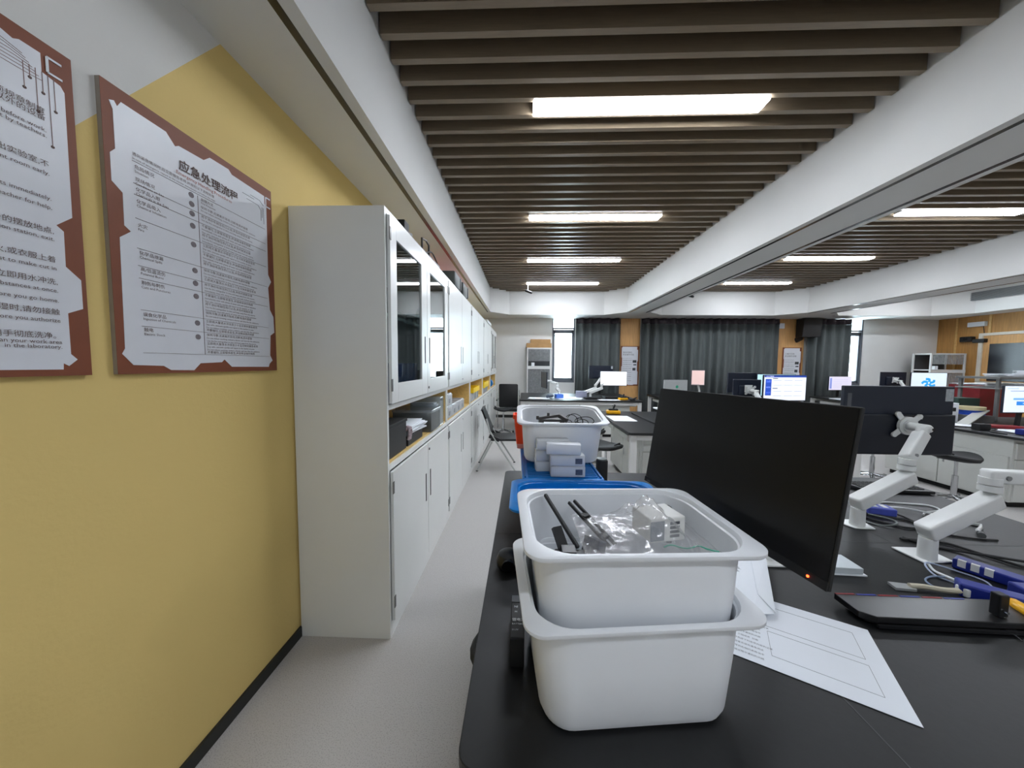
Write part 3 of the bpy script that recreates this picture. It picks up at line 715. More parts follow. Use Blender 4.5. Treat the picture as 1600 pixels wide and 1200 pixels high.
# cables and brackets in the far bin
fz = zl+.2
m = MB(); m.bar((.08, 1.80, fz+.035), (.20, 1.82, fz+.05), .016, .014).bar((.20, 1.82, fz+.05), (.24, 1.78, fz+.03), .02, .02)
m.cyl((.08, 1.80, fz+.03), (.08, 1.80, fz+.05), .008).cyl((.14, 1.81, fz+.045), (.14, 1.81, fz+.065), .007)
m.box(.09, .23, 1.80, 1.9, fz-.10, fz+.03)
tag(m.obj('bracket_arm', M('dark_brown_plastic', '#2e2a28', .5, noise=.1), bevel=.002), 'dark jointed bracket arm lying across the far bin', 'bracket')
m = MB()
for k in range(6):
    c = Vector((.25+.02*k, 1.82+.01*(k % 3), fz+.01+.01*(k % 2))); r = .022+.012*(k % 3)
    m.tube([c+Vector((r*math.cos(a), .4*r*math.sin(a)+.004*math.sin(3*a+k), r*(.7+.3*math.sin(k))*math.sin(a))) for a in [i*PI/5 for i in range(12)]], .0022, n=6)
m.box(.22, .34, 1.79, 1.93, fz-.12, fz-.005)
tag(m.obj('cable_bundle', CABLEB, smooth=True), 'tangle of thin black cables in the right half of the far bin', 'cables')
tag(MB().box(.115, .20, 1.745, 1.80, fz-.06, fz+.018).obj('white_card', PAPER), 'white card standing among the cables in the far bin', 'card')
# orange bin
t = thing('storage_bin', 'bright orange bin peeking out left of the far white bin', 'bin', (.045, 2.095, T+.1865), 0)
MB().loft([rrect(.085, .045, .012, .03), rrect(.10, .055, .014, .19), rrect(.108, .06, .014, .19), rrect(.108, .06, .014, .215), rrect(.098, .05, .012, .215), rrect(.08, .04, .012, .04)]).obj('bin_shell', ORANGE, t)
MB().loft([rrect(.08, .042, .012, .0), rrect(.084, .045, .012, .0295)]).obj('clear_foot', glassy('pink_clear', '#f4c4bc', .05, .1, .5, '#e8a8a0'), t)
# frosted small boxes
g = 'frosted servo boxes stacked on the blue lid'
def servo_box(loc, rz, label, rot=None):
    t = thing('small_plastic_box', label, 'plastic box', loc, rz, g, rot)
    MB().box(-.082, .082, -.033, .033, 0, .052, .005).obj('box_body', FROST, t, smooth=True)
    MB().box(-.070, .070, -.024, .024, .004, .042).obj('white_content', M('white_content', '#f0f2f4', .7, noise=.03), t)
    MB().box(.035, .068, -.0345, -.0335, .012, .038).obj('dark_label', M('dark_label', '#4a5468', .6, noise=.3, scale=100), t)
    return t
s0 = servo_box((.215, 1.570, zl), .02, 'frosted plastic box, bottom of the front stack on the blue lid')
dup(s0, (.213, 1.570, zl+.0525), .03, 'frosted plastic box, middle of the front stack on the blue lid')
dup(s0, (.195, 1.570, zl+.106), PI-.08, 'frosted plastic box lying turned round on top of the front stack', rot=(0, 0, PI-.08))
dup(s0, (.145, 1.650, zl), .12, 'frosted plastic box, bottom of the rear stack on the blue lid')
dup(s0, (.145, 1.650, zl+.0525), .12, 'frosted plastic box, middle of the rear stack on the blue lid')
dup(s0, (.150, 1.650, zl+.106), PI+.06, 'frosted plastic box, top of the rear stack on the blue lid')
# black bottle / tin
t = thing('black_tin', 'black cylindrical tin with a grey cap right of the blue-lidded box', 'tin', (.468, 1.93, T))
MB().lathe([(.030, 0), (.034, .004), (.034, .155), (.031, .16)]).obj('tin_body', MBLACK, t, smooth=True)
MB().lathe([(.029, .1605), (.029, .168), (.012, .172)]).obj('cap', M('cap_grey', '#6a706e', .5, noise=.05), t, smooth=True)
# mouse-like black camera on the bench left of bins
t = thing('webcam', 'round black webcam lying on the bench left of the white bins', 'webcam', (-.045, 1.13, T))
MB().lathe([(.035, 0), (.042, .01), (.044, .03), (.036, .05), (.015, .06)], n=24).obj('camera_body', BLACK, t, smooth=True)
MB().cyl((.0, -.030, .03), (.0, -.048, .028), .02, .022).obj('lens', SCRBLK, t, smooth=True)
# battery box with print, partly under the bins
t = thing('battery_pack', 'black box with white print showing left of the lower bin', 'battery pack', (-.010, .80, T))
MB().box(-.016, .019, -.062, .085, 0, .075, .003).obj('pack_body', MBLACK, t)
MB().box(-.0150, .018, .055, .080, .0752, .0765).obj('grey_frame', INK, t)
text_mesh([('NI', -.008, .035, .010), ('H', -.006, .018, .009), ('锂电池组', -.012, -.01, .011), ('BATTERY', -.012, -.022, .007), ('11.1V', -.012, -.04, .007)], PAPER, t, 'printed_text', ((0, 0, .0755), (1, 0, 0), (0, 1, 0)))

# papers on the foreground bench
def sheet(name, label, cat, pts, z, th=.0006, mat=PAPER):
    return tag(MB().prism(pts, z, z+th).obj(name, mat), label, cat)
t = thing('printed_sheet', 'large white printed worksheet lying on the bench right of the bins', 'paper', (.807, .644, T+.0002), math.atan2(.16, -.281)-0)
ang = math.atan2(.803-.643, .525-.806)
t.rotation_euler = (0, 0, ang)
# local x runs away from the near-right corner to the left, local y is downwards in page
MB().box(0, .42, -.287, 0, 0, .0006).obj('paper_sheet', PAPER, t)
tl = []
fr = ((.42, -.287+.287, .0007), (-1, 0, 0), (0, -1, 0))
words = ['实验任务单  Task sheet  小组成员  日期', '1. 认真阅读任务要求,并完成下列各项内容的记录', '2. 按照步骤连接电路,检查无误后通电测试', '3. 记录传感器数据,填写到右侧的表格当中', '4. 小组讨论并总结实验过程中遇到的问题']
for i in range(15): tl.append((words[i % 5], .03, .03+i*.0155, .0068))
o = text_mesh(tl, INK, t, 'printed_text', ((.41, -.275, .0007), (-1, 0, 0), (0, -1, 0)))
bpy.data.objects.remove(o)
o = text_mesh([(s, u, .25-v, sz) for s, u, v, sz in tl], INK, t, 'printed_text', ((.405, -.015, .0007), (-1, 0, 0), (0, -1, 0)))
m = MB()
for y0, y1 in ((-.045, -.135), (-.155, -.25)):
    for a, b in (((.04, y0), (.235, y0)), ((.04, y1), (.235, y1)), ((.04, y0), (.04, y1)), ((.235, y0), (.235, y1))): m.bar((*a, .0008), (*b, .0008), .0006, .0003)
m.obj('printed_frames', INK, t)
bk = [(.60, 1.13), (.64, .905), (.730, .925), (.86, 1.16), (.78, 1.25)]
m = MB(); m.prism([(.60, 1.06), (.655, .93), (.735, .958), (.835, 1.13), (.745, 1.20)], T, T+.004)
t = thing('paper_booklet', 'folded white papers with a curled edge between the bins and the dark monitor', 'papers', (0, 0, 0))
m.obj('lower_sheets', M('bluish_paper', '#8d93bb', .6, noise=.05), t)
m = MB(); P0 = [(.60, 1.09, .02), (.652, .915, .018), (.722, .925, .012), (.79, 1.06, .03), (.855, 1.17, .038), (.76, 1.23, .03)]
m.loft([[(x, y, T+z) for x, y, z in P0], [(x, y, T+z+.0015) for x, y, z in P0]]).obj('upper_sheets', PAPER, t)
m = MB(); P0 = [(.72, .99, .022), (.726, .924, .014), (.865, 1.16, .042), (.83, 1.19, .04)]
m.loft([[(x, y, T+z+.003) for x, y, z in P0], [(x, y, T+z+.0045) for x, y, z in P0]]).obj('folded_corner', PAPER, t)

# white pad right of the monitor
t = thing('white_block', 'small square white block on the bench at the right edge of the dark monitor', 'block', (1.115, 1.18, T), math.radians(-3))
MB().box(-.06, .075, -.045, .045, 0, .004).obj('base_plate', PAPER, t)
MB().box(-.06, .065, -.042, .045, .0045, .026, .002).obj('block', M('block_white', '#c8d0d4', .5, noise=.03), t)

# ================================================================== MONITORS
def quad_frame(TL, TR, BL):
    TL, TR, BL = Vector(TL), Vector(TR), Vector(BL); return TL, (TR-TL), (BL-TL)
def monitor(label, center, w, h, face_deg, tilt=0., content=None, screen='off', stand=None, portrait=False, back=MONBK, group=None, desk=T, cat='monitor', bulge=True, back_sticker=False):
    """centre of panel in world; face_deg = compass heading of the screen normal in the XY plane (deg, 0=+X, -90 = toward camera)"""
    a = math.radians(face_deg)
    t = thing('computer_monitor', label, cat, center, rot=(tilt, 0, a+PI/2), group=group)   # local -Y is the screen side
    MB().box(-w/2, w/2, .0, .022, -h/2, h/2, .004).obj('housing', back, t)
    if bulge: MB().box(-w*.3, w*.3, .0225, .045, -h*.42, h*.15, .01).obj('back_bulge', back, t)
    if screen == 'off': sm = SCRBLK
    else: sm = M('display_' + screen.strip('#'), screen, .3, emit=.42)
    d = MB().box(-w/2+.008, w/2-.008, -.002, -.0001, -h/2+.012, h/2-.008).obj('display', sm, t)
    if content:
        m = MB(); mats = []
        for (u0, u1, v0, v1, colr) in content:
            mm = M('display_' + colr.strip('#'), colr, .3, emit=.42)
            if mm not in mats: mats.append(mm)
            m.mi = mats.index(mm)
            m.box(-w/2+.008+u0*(w-.016), -w/2+.008+u1*(w-.016), -.0030, -.0021, -h/2+.012+v0*(h-.02), -h/2+.012+v1*(h-.02))
        m.obj('screen_page', mats, t)
    if stand == 'foot':
        zb = desk-center[2]
        MB().bar((0, .035, -h*.1), (0, .055, zb+.012), .05, .02).obj('stand_neck', BLACK, t)
        MB().box(-.11, .11, -.05, .14, zb, zb+.012, .004).obj('stand_foot', BLACK, t)
    if stand == 'plate': 
        MB().box(-.05, .05, .0455, .052, -.06, .04, .002).obj('vesa_plate', ARMW, t)
    if back_sticker:
        MB().box(-w/2+.006, -w/2+.044, .0222, .0235, h/2-.075, h/2-.012).obj('paper_label', M('sticker_grey', '#a9b0b4', .6, noise=.2, scale=80), t)
    return t
# big dark monitor
def big_monitor():
    TL, TR, BR, BL = Vector((.495, 1.210, 1.416)), Vector((.602, .6095, 1.427)), Vector((.553, .583, 1.096)), Vector((.446, 1.184, 1.085))
    c = (TL+TR+BR+BL)/4; ux = (TR-TL).normalized(); uz = (TL-BL); uz = (uz-ux*uz.dot(ux)).normalized(); n_ = ux.cross(uz)  # normal toward viewer side
    # local axes: X = ux, Z = uz, Y = uz x ux (pointing to the back)
    yv = uz.cross(ux); mt = Matrix((ux, yv, uz)).transposed().to_4x4(); mt.translation = c
    t = thing('computer_monitor', 'large switched-off black monitor in the foreground right of the bins', 'monitor', (0, 0, 0)); t.matrix_world = mt
    w, h = .61, .338
    MB().box(-w/2, w/2, 0, .008, -h/2, h/2, .002).obj('housing', MBLACK, t)
    MB().box(-.18, .14, .0085, .05, -.12, .10, .012).obj('back_bulge', BLACK, t)
    MB().box(-w/2+.003, w/2-.003, -.0015, -.0001, -h/2+.018, h/2-.003).obj('display', SCRBLK, t)
    MB().box(-w/2+.001, w/2-.001, -.003, -.0002, -h/2, -h/2+.017).obj('lower_bezel', MBLACK, t)
    MB().cyl((w/2-.034, -.003, -h/2+.008), (w/2-.034, -.0045, -h/2+.008), .0022, n=10).obj('power_light', M('red_led', '#ff4018', .4, emit=6), t)
    MB().box(-w/2+.02, -w/2+.035, -.0040, -.0031, -h/2+.004, -h/2+.008).obj('bezel_mark', INK, t)
    # arm behind it
    a = thing('monitor_mount', 'white monitor arm hidden behind the large dark monitor', 'monitor mount', (.92, 1.22, T))
    back = c + yv*.051 - Vector((.92, 1.22, T))
    MB().box(-.055, .055, -.05, .05, 0, .008, .003).obj('base_plate', ARMW, a)
    MB().cyl((0, 0, .0085), (0, 0, .16), .022).obj('post', ARMW, a, smooth=True)
    MB().bar((0, 0, .19), (back.x*.45+.05, back.y*.45+.05, .35), .05, .045, r=.012).obj('lower_arm', ARMW, a)
    MB().bar((back.x*.45+.05, back.y*.45+.05, .37), (back.x+.03, back.y+.01, back.z+.0), .045, .04, r=.012).obj('upper_arm', ARMW, a)
    m = MB(); p0 = back + yv*.004; m.bar(p0, p0+yv*.012, .1, .1, up=uz, r=.004); m.obj('vesa_plate', ARMW, a)
big_monitor()

def vesa(mb, c, nrm, upv, s=1.):
    """cross shaped mounting plate with four hooked ears"""
    c, nrm, upv = Vector(c), Vector(nrm).normalized(), Vector(upv).normalized(); r = upv.cross(nrm).normalized()
    mb.cyl(c-nrm*.004, c+nrm*.010, .044*s, n=24); mb.cyl(c+nrm*.011, c+nrm*.018, .030*s, n=24)
    for sx in (-1, 1):
        for sz in (-1, 1):
            e = c + r*sx*.050*s + upv*sz*.050*s
            mb.bar(c, e, .026*s, .006, up=nrm, r=.002)
            mb.cyl(e-nrm*.004, e+nrm*.004, .012*s, n=14)
def arm(label, base, elbow, joint_top, wrist, head, name='monitor_mount', plate_n=(0, -1, 0), plate=True, foot=None):
    bx, by, bz = base; t = thing(name, label, 'monitor mount', base)
    L = lambda p: Vector(p)-Vector(base)
    if foot: MB().prism([(p[0]-bx, p[1]-by) for p in foot], 0, .006).obj('base_plate', ARMW, t, bevel=.002)
    lo = L(elbow)
    MB().loft([rrect(.026, .022, .018, .0065), rrect(.025, .021, .018, .085)]).obj('post', ARMW, t, smooth=True)
    d = Vector((lo.x, lo.y, 0)).normalized()
    m = MB().rbeam(Vector((0, 0, .104))-d*.022, lo+d*.024+Vector((0, 0, -.024)), .058, .056, .007); m.obj('lower_arm', ARMW, t, smooth=True)
    m = MB().cyl(lo+Vector((0, 0, .004)), lo+Vector((0, 0, .026)), .029, n=24).cyl(lo+Vector((0, 0, .029)), lo+Vector((0, 0, .055)), .028, n=24); m.obj('elbow_joint', ARMW, t, smooth=True)
    jt = L(joint_top); wr = L(wrist)
    dz = (wr-jt).normalized()
    m = MB().rbeam(jt-dz*.016, wr+dz*.01, .046, .048, .008, up=(0, -1, .2) if abs(wr.z-jt.z) > .08 else (0, 0, 1)); m.obj('upper_arm', ARMW, t, smooth=True)
    mid = jt+(wr-jt)*.12; nn = Vector((0, -1, 0))
    MB().cyl(mid+nn*.022, mid+nn*.0275, .008).obj('pivot_screw', GREYM, t, smooth=True)
    hd = L(head)
    if plate:
        m = MB().rbeam(wr+Vector((.026, -.006, .026)), hd*.86+wr*.14+Vector((0, 0, .004)), .040, .040, .018).cyl(wr+Vector((0, 0, .0)), wr+Vector((.008, 0, .03)), .022)
        m.obj('head_joint', ARMW, t, smooth=True)
        MB().cyl(wr+Vector((.020, -.027, .028)), wr+Vector((.020, -.031, .028)), .006, n=14).obj('head_screw', MBLACK, t)
        m = MB(); vesa(m, hd, plate_n, (.12, 0, 1), 1.05); m.obj('vesa_plate', ARMW, t, smooth=True)
    return t
arm('white monitor arm clamped to the bench, its star plate bolted to the blue-black monitor', (1.517, 1.505, T), (1.745, 1.535, 1.032), (1.752, 1.537, 1.095), (1.856, 1.585, 1.188), (1.932, 1.712, 1.207),
    foot=[(1.467, 1.505), (1.482, 1.475), (1.565, 1.472), (1.585, 1.56), (1.47, 1.56)])
arm('white monitor arm nearest the camera, reaching out of the right edge of the frame', (1.521, 1.25, T), (1.738, 1.262, 1.040), (1.735, 1.262, 1.100), (1.98, 1.24, 1.098), (2.08, 1.30, 1.10),
    foot=[(1.472, 1.324), (1.478, 1.221), (1.598, 1.228), (1.60, 1.324)])
t = monitor('blue-black monitor seen from behind, on the white arm with the star plate', (1.918, 1.765, 1.226), .54, .355, 90, 0, back=MONBK, bulge=False, back_sticker=True)
# local frame: rotated so that back faces the camera
MB().box(-.265, .265, .0225, .040, -.170, .035, .006).obj('back_bulge', M('monitor_back_dark', '#0e1522', .5, noise=.05), t)
MB().box(.235, .255, .0225, .0235, .065, .14).obj('vent_label', INK, t)
t.rotation_euler = (0, 0, PI)   # screen side looks away from the camera
for c_ in t.children: pass

# screens on the benches behind
page = [(0, 1, .93, 1, '#20409a'), (.04, .22, .955, .985, '#e8ecf8'), (.03, .17, .2, .86, '#2a4fb4'), (.05, .15, .72, .80, '#8fb0ee'), (.05, .15, .5, .56, '#7d9ae0'), (.05, .15, .28, .34, '#7d9ae0')]
for i, v in enumerate((.80, .60, .36, .18)):
    for j, u in enumerate((.22, .48, .72)): page.append((u, u+.19, v, v+.02, '#a8acb8'))
page += [(.2, .32, .87, .9, '#3a3e50'), (.2, .32, .47, .5, '#3a3e50')]
SW = '#e6eaf4'
monitor('bright screen with a white web page and blue side menu above the large dark monitor', (3.325, 4.30, 1.222), .60, .335, -82, 0, page, SW, 'foot')
monitor('pale cyan screen peeking out behind the white web page screen', (3.70, 4.95, 1.22), .57, .33, -88, 0, None, '#b8e4f0', 'foot')
monitor('black monitor back with a small white arm plate left of the web page screen', (3.055, 4.62, 1.20), .37, .23, 90, 0, stand='plate')
monitor('dark monitor back standing behind the black one left of the web page screen', (3.28, 5.02, 1.25), .50, .30, 92, 0, stand='foot')
arm('white monitor arm holding the black monitor left of the web page screen', (2.86, 4.20, T), (2.98, 4.24, 1.0), (2.98, 4.24, 1.07), (3.04, 4.40, 1.14), (3.06, 4.54, 1.17), foot=[(2.82, 4.16), (2.90, 4.16), (2.90, 4.24), (2.82, 4.24)])
monitor('small upright pinkish screen in front of the wide curtain', (3.64, 7.0, 1.245), .26, .32, -100, 0, [(.05, .95, .05, .95, '#d4b8b4'), (.05, .6, .03, .05, '#8a8488')], '#c9b2b0', None)
t = thing('monitor_mount', 'thin white arm carrying the small pinkish screen', 'monitor mount', (3.70, 7.06, T))
MB().tube([(0, 0, 0), (.02, .02, .16), (-.02, .0, .30), (-.05, -.02, .40)], .02).obj('arm_tube', ARMW, t, smooth=True)
MB().box(-.05, .05, -.05, .05, 0, .01).obj('base_plate', ARMW, t)
t = thing('all_in_one_computer', 'silver all-in-one computer back with a green mark left of the pinkish screen', 'computer', (3.12, 6.86, T), math.radians(8))
MB().box(-.25, .25, -.02, .02, .12, .42, .006).obj('silver_back', M('silver_plastic', '#aeb2b2', .4, noise=.03), t)
MB().cyl((.02, -.021, .28), (.02, -.023, .28), .03).obj('green_mark', M('green_mark', '#3fb08c', .5, noise=.05), t)
MB().bar((0, .03, .13), (0, .05, .0), .12, .012).obj('stand', GREYM, t)
monitor('pale lilac screen on the far right bench left of the right window', (7.40, 7.95, 1.11), .58, .33, -84, 0, [(.03, .12, .1, .9, '#7f8cc8')] + [(.18, .85, .78-.14*i, .80-.14*i, '#b8b4c8') for i in range(5)], '#cfcadc', 'foot')
monitor('black monitor back with a white star plate below the right window', (7.97, 7.40, 1.24), .53, .31, 90, 0, stand='plate')
arm('white monitor arm on the far right bench behind the black monitor back', (7.80, 7.0, T), (7.86, 7.05, 1.02), (7.86, 7.05, 1.08), (7.93, 7.2, 1.18), (7.96, 7.33, 1.22), foot=[(7.76, 6.96), (7.84, 6.96), (7.84, 7.04), (7.76, 7.04)])
t = monitor('pale screen with a bright blue swirl logo left of the right shelving', (8.02, 6.80, 1.215), .66, .37, -92, 0, None, '#cfdde6', 'foot')
m = MB()
for k in range(5):
    a = k*1.25; m.tube([(.0+.02*math.cos(a), -.003, -.02+.02*math.sin(a)), (.09*math.cos(a+.3), -.0032, -.02+.07*math.sin(a+.3)), (.13*math.cos(a+.8), -.003, -.02+.085*math.sin(a+.8))], .022, n=6)
o = m.obj('blue_logo', M('display_logo_blue', '#1f9be0', .4, emit=.4), t); o.scale = (1, .05, 1); o.location = (0, -.0045, 0)
monitor('white screen with blue blocks at the right edge of the frame', (6.05, 4.16, 1.125), .58, .335, -86, 0, [(.05, .3, .9, .92, '#9aa6c0'), (.12, .75, .80, .83, '#8f9cb8'), (.2, .9, .47, .55, '#7db4e8'), (.28, .85, .27, .42, '#2f86dc'), (.42, .70, .33, .36, '#e8f2fc')], '#dfe9f4', 'foot')
monitor('blank bright white screen on the far left bench', (1.965, 7.25, 1.20), .58, .32, -90, 0, [(.12, .9, .08, .10, '#6a7088')], '#f6f8fc', None)
monitor('black monitor back behind the blank white screen', (1.85, 7.98, 1.32), .57, .315, 90, 0, stand=None, back_sticker=True)
monitor('black monitor turned away on the far left bench, edge-on beside the rack', (.46, 7.40, 1.15), .50, .36, 190, 0, stand=None)
arm('white monitor arm reaching left to the edge-on black monitor', (.80, 7.42, T), (.76, 7.40, 1.0), (.76, 7.40, 1.07), (.62, 7.40, 1.10), (.525, 7.40, 1.13), plate_n=(1, 0, 0), foot=[(.75, 7.38), (.85, 7.38), (.85, 7.46), (.75, 7.46)])
for k, dx in enumerate((0, .13)):
    arm('white monitor arm slanting up to the blank white screen, %s of the pair' % ('left one', 'right one')[k], (1.33+dx, 7.20, T), (1.58+dx, 7.26, 1.02), (1.60+dx, 7.27, 1.07), (1.68+dx, 7.29, 1.18), (1.76+dx*1.5, 7.305 if not k else 7.33, 1.20), foot=[(1.29+dx, 7.16), (1.37+dx, 7.16), (1.37+dx, 7.24), (1.29+dx, 7.24)], plate=True)
t = thing('monitor_stand', 'dark stand post under the black monitor back on the far left bench', 'stand', (1.85, 8.06, T))
MB().bar((0, 0, .012), (0, -.02, .42), .06, .02).obj('post', BLACK, t); MB().box(-.11, .11, -.08, .08, 0, .012, .003).obj('foot', BLACK, t)

# ================================================================== SMALL THINGS RIGHT FOREGROUND
t = thing('cable_tray', 'low black tray with red and blue dashes along its rear edge', 'tray', (0, 0, T))
MB().prism([(.955, 1.0), (.955, .925), (.985, .905), (1.62, .893), (1.62, .99)], .012, .030).obj('tray_top', M('glossy_black', '#1c1c1d', .3, noise=.1), t, bevel=.002)
MB().prism([(.975, .975), (.975, .93), (1.0, .915), (1.60, .905), (1.60, .97)], 0, .0115).obj('tray_base', MBLACK, t)
MB().prism([(.982, .902), (.982, .896), (1.62, .882), (1.62, .890)], .004, .012).obj('front_lip', BLACK, t)
for k in range(6):
    x0 = .955+k*.062; m_ = (RED, NAVY)[k % 2]
    MB().box(x0, x0+.056, .994-k*.0012, .999-k*.0012, .0302, .0312).obj('dash', m_, t)
def hub(name, label, p, L, w, h, rz, ports=True):
    t = thing(name, label, 'power strip', (p[0], p[1], T), rz)
    MB().box(0, L, -w/2, w/2, 0, h, .005).obj('strip_body', NAVY, t)
    if ports:
        m = MB()
        for k in range(3): m.box(.012+k*.028, .030+k*.028, -w/2-.001, -w/2+.012, h*.35, h+.0012)
        m.obj('sockets', CABLEW, t)
    return t
hub('power_strip', 'long blue power strip with three white sockets at the right edge', (1.575, 1.215), .22, .055, .035, math.radians(-62))
hub('power_strip', 'short blue power strip with a white plug in its end', (1.395, 1.065), .13, .05, .042, math.radians(-38), False)
hub('power_strip', 'blue strip cut off by the right edge, above the yellow tool', (1.53, 1.03), .12, .055, .05, math.radians(-10), False)
t = thing('power_adapter', 'blue box on a nest of cables beside the left monitor arm', 'adapter', (1.745, 1.64, T), math.radians(-15))
MB().box(-.055, .055, -.035, .035, .004, .04, .006).obj('adapter_body', M('adapter_blue', '#4a58b8', .4, noise=.08), t)
MB().box(-.03, -.01, -.02, .02, .0405, .042).box(.01, .03, -.02, .02, .0405, .042).obj('socket', CABLEW, t)
def cable(label, pts, r, mat, name='cable', n=8):
    return tag(MB().tube([(x, y, T+r+z) for x, y, z in pts], r, n=n).obj(name, mat, smooth=True), label, 'cable')
cable('black cable looping in front of the blue adapter box', [(1.67, 1.645, 0), (1.73, 1.60, .0), (1.80, 1.56, .0), (1.79, 1.50, .0), (1.72, 1.49, .0), (1.66, 1.54, 0), (1.63, 1.60, 0), (1.66, 1.66, .0)], .005, CABLEB)
cable('black cable running right from the blue adapter box', [(1.79, 1.63, .012), (1.83, 1.60, .0), (1.82, 1.54, 0), (1.80, 1.48, 0), (1.86, 1.42, 0), (1.98, 1.40, 0)], .004, CABLEB)
cable('grey cable coiled in the nest under the left monitor arm', [(1.62, 1.62, 0), (1.60, 1.56, 0), (1.62, 1.51, .0), (1.68, 1.50, .010), (1.71, 1.54, .012), (1.66, 1.60, .012)], .004, M('grey_cable', '#6a706e', .5, noise=.05))
cable('white cable curling across the bench behind the near arm', [(1.80, 1.70, .01), (1.91, 1.775, 0), (2.01, 1.766, 0), (2.11, 1.745, 0), (2.10, 1.69, 0), (2.0, 1.66, 0), (1.95, 1.63, 0)], .004, CABLEW)
cable('second white cable crossing the curling white cable', [(1.86, 1.72, 0), (1.92, 1.68, .010), (1.98, 1.62, .010), (2.03, 1.55, 0)], .004, CABLEW)
cable('black cable sweeping behind the long blue power strip', [(1.58, 1.39, .0), (1.66, 1.38, .0), (1.73, 1.36, .0), (1.77, 1.28, 0), (1.80, 1.22, .0), (1.84, 1.17, 0)], .005, CABLEB)
cable('second black cable beside the sweeping one, rising from under the near arm', [(1.60, 1.40, .0), (1.63, 1.35, .0), (1.70, 1.31, .0), (1.76, 1.25, .013), (1.84, 1.22, .012)], .005, CABLEB)
cable('thick white cable from the near arm base to the short blue strip', [(1.472, 1.205, .007), (1.455, 1.17, 0), (1.44, 1.12, .010), (1.41, 1.08, .026)], .004, CABLEW)
cable('thin blue-white wire looping wide between the blue strips', [(1.45, 1.10, 0), (1.43, 1.15, 0), (1.46, 1.20, .014), (1.54, 1.17, 0), (1.56, 1.12, 0), (1.52, 1.07, 0)], .0028, M('pale_blue_wire', '#aab6cc', .4, noise=.05))
cable('thin grey-blue wire loop next to the beige ribbon', [(1.38, 1.062, 0), (1.352, 1.085, 0), (1.365, 1.12, 0), (1.41, 1.14, 0), (1.44, 1.13, .006)], .0028, M('grey_blue_wire', '#8494ac', .4, noise=.05))
t = thing('ribbon_cable', 'flat grey connector on a beige ribbon cable behind the black tray', 'cable', (0, 0, T))
MB().prism([(1.218, 1.098), (1.211, 1.066), (1.27, 1.060), (1.275, 1.088)], 0, .008).obj('connector', M('connector_grey', '#9c9f9e', .5, noise=.05), t)
MB().tube([(1.262, 1.075, .011), (1.30, 1.070, .012), (1.35, 1.056, .012), (1.388, 1.048, .016)], .008).obj('beige_sleeve', M('beige_sleeve', '#c9c2ac', .6, noise=.05), t, smooth=True)
MB().box(1.385, 1.408, 1.032, 1.062, .004, .030, .003).obj('white_plug', CABLEW, t)
t = thing('yellow_tool', 'curved yellow tool handle at the right edge of the frame', 'tool', (0, 0, T))
MB().tube([(1.475, 1.03, .022), (1.455, .985, .024), (1.43, .95, .034), (1.42, .905, .034), (1.42, .86, .034)], .016, n=12).obj('handle', YEL, t, smooth=True)
t = thing('toggle_clamp', 'upright black clamp with a silver screw at the front of the black tray', 'clamp', (1.33, .925, T))
MB().box(-.012, .014, -.010, .012, .032, .095, .003).box(-.014, .016, -.03, .012, 0, .0318-.03+.008, .001).obj('clamp_body', BLACK, t)
MB().cyl((-.002, -.031, .004), (-.012, -.055, .003), .0025, .0015).obj('screw_tip', CHROME, t, smooth=True)
MB().cyl((0, -.012, .05), (0, -.018, .05), .004).obj('screw_head', CHROME, t, smooth=True)
t = thing('hand_crank', 'small white Z-shaped crank lying on the bench behind the near arm', 'hand crank', (0, 0, T))
MB().tube([(2.045, 1.555, .006), (2.085, 1.53, .006), (2.045, 1.50, .006), (2.0, 1.475, .008), (1.965, 1.44, .01)], .007, smooth=False).obj('crank', ARMW, t, smooth=True)
MB().cyl((1.965, 1.44, .002), (1.94, 1.415, .002), .012).obj('knob', GREYM, t, smooth=True) if False else MB().cyl((1.962, 1.438, .013), (1.940, 1.418, .013), .012).obj('knob', M('knob_grey', '#55595a', .5, noise=.05), t, smooth=True)
t = thing('flat_keyboard', 'flat black keyboard at the far edge of the foreground bench', 'keyboard', (0, 0, T))
MB().prism([(1.93, 2.08), (1.96, 1.92), (2.33, 1.90), (2.33, 2.05)], .004, .02).obj('case', BLACK, t, bevel=.002)
m = MB()
for i in range(14):
    for j in range(5): m.box(1.975+i*.024, 1.994+i*.024, 1.932+j*.024, 1.951+j*.024, .0205, .024)
m.obj('keys', MBLACK, t)
MB().box(1.98, 2.30, 1.94, 2.03, 0, .0035).obj('rubber_base', MBLACK, t)
sheet('pale_sheet', 'pale bluish sheet on the far edge of the foreground bench', 'folder', [(1.80, 2.16), (1.82, 1.98), (1.925, 1.98), (1.925, 2.16)], T+.0003, .003, M('bluish_sheet', '#9aa2b4', .35, noise=.03))  # thin flat pale grey-blue sheet on the bench top

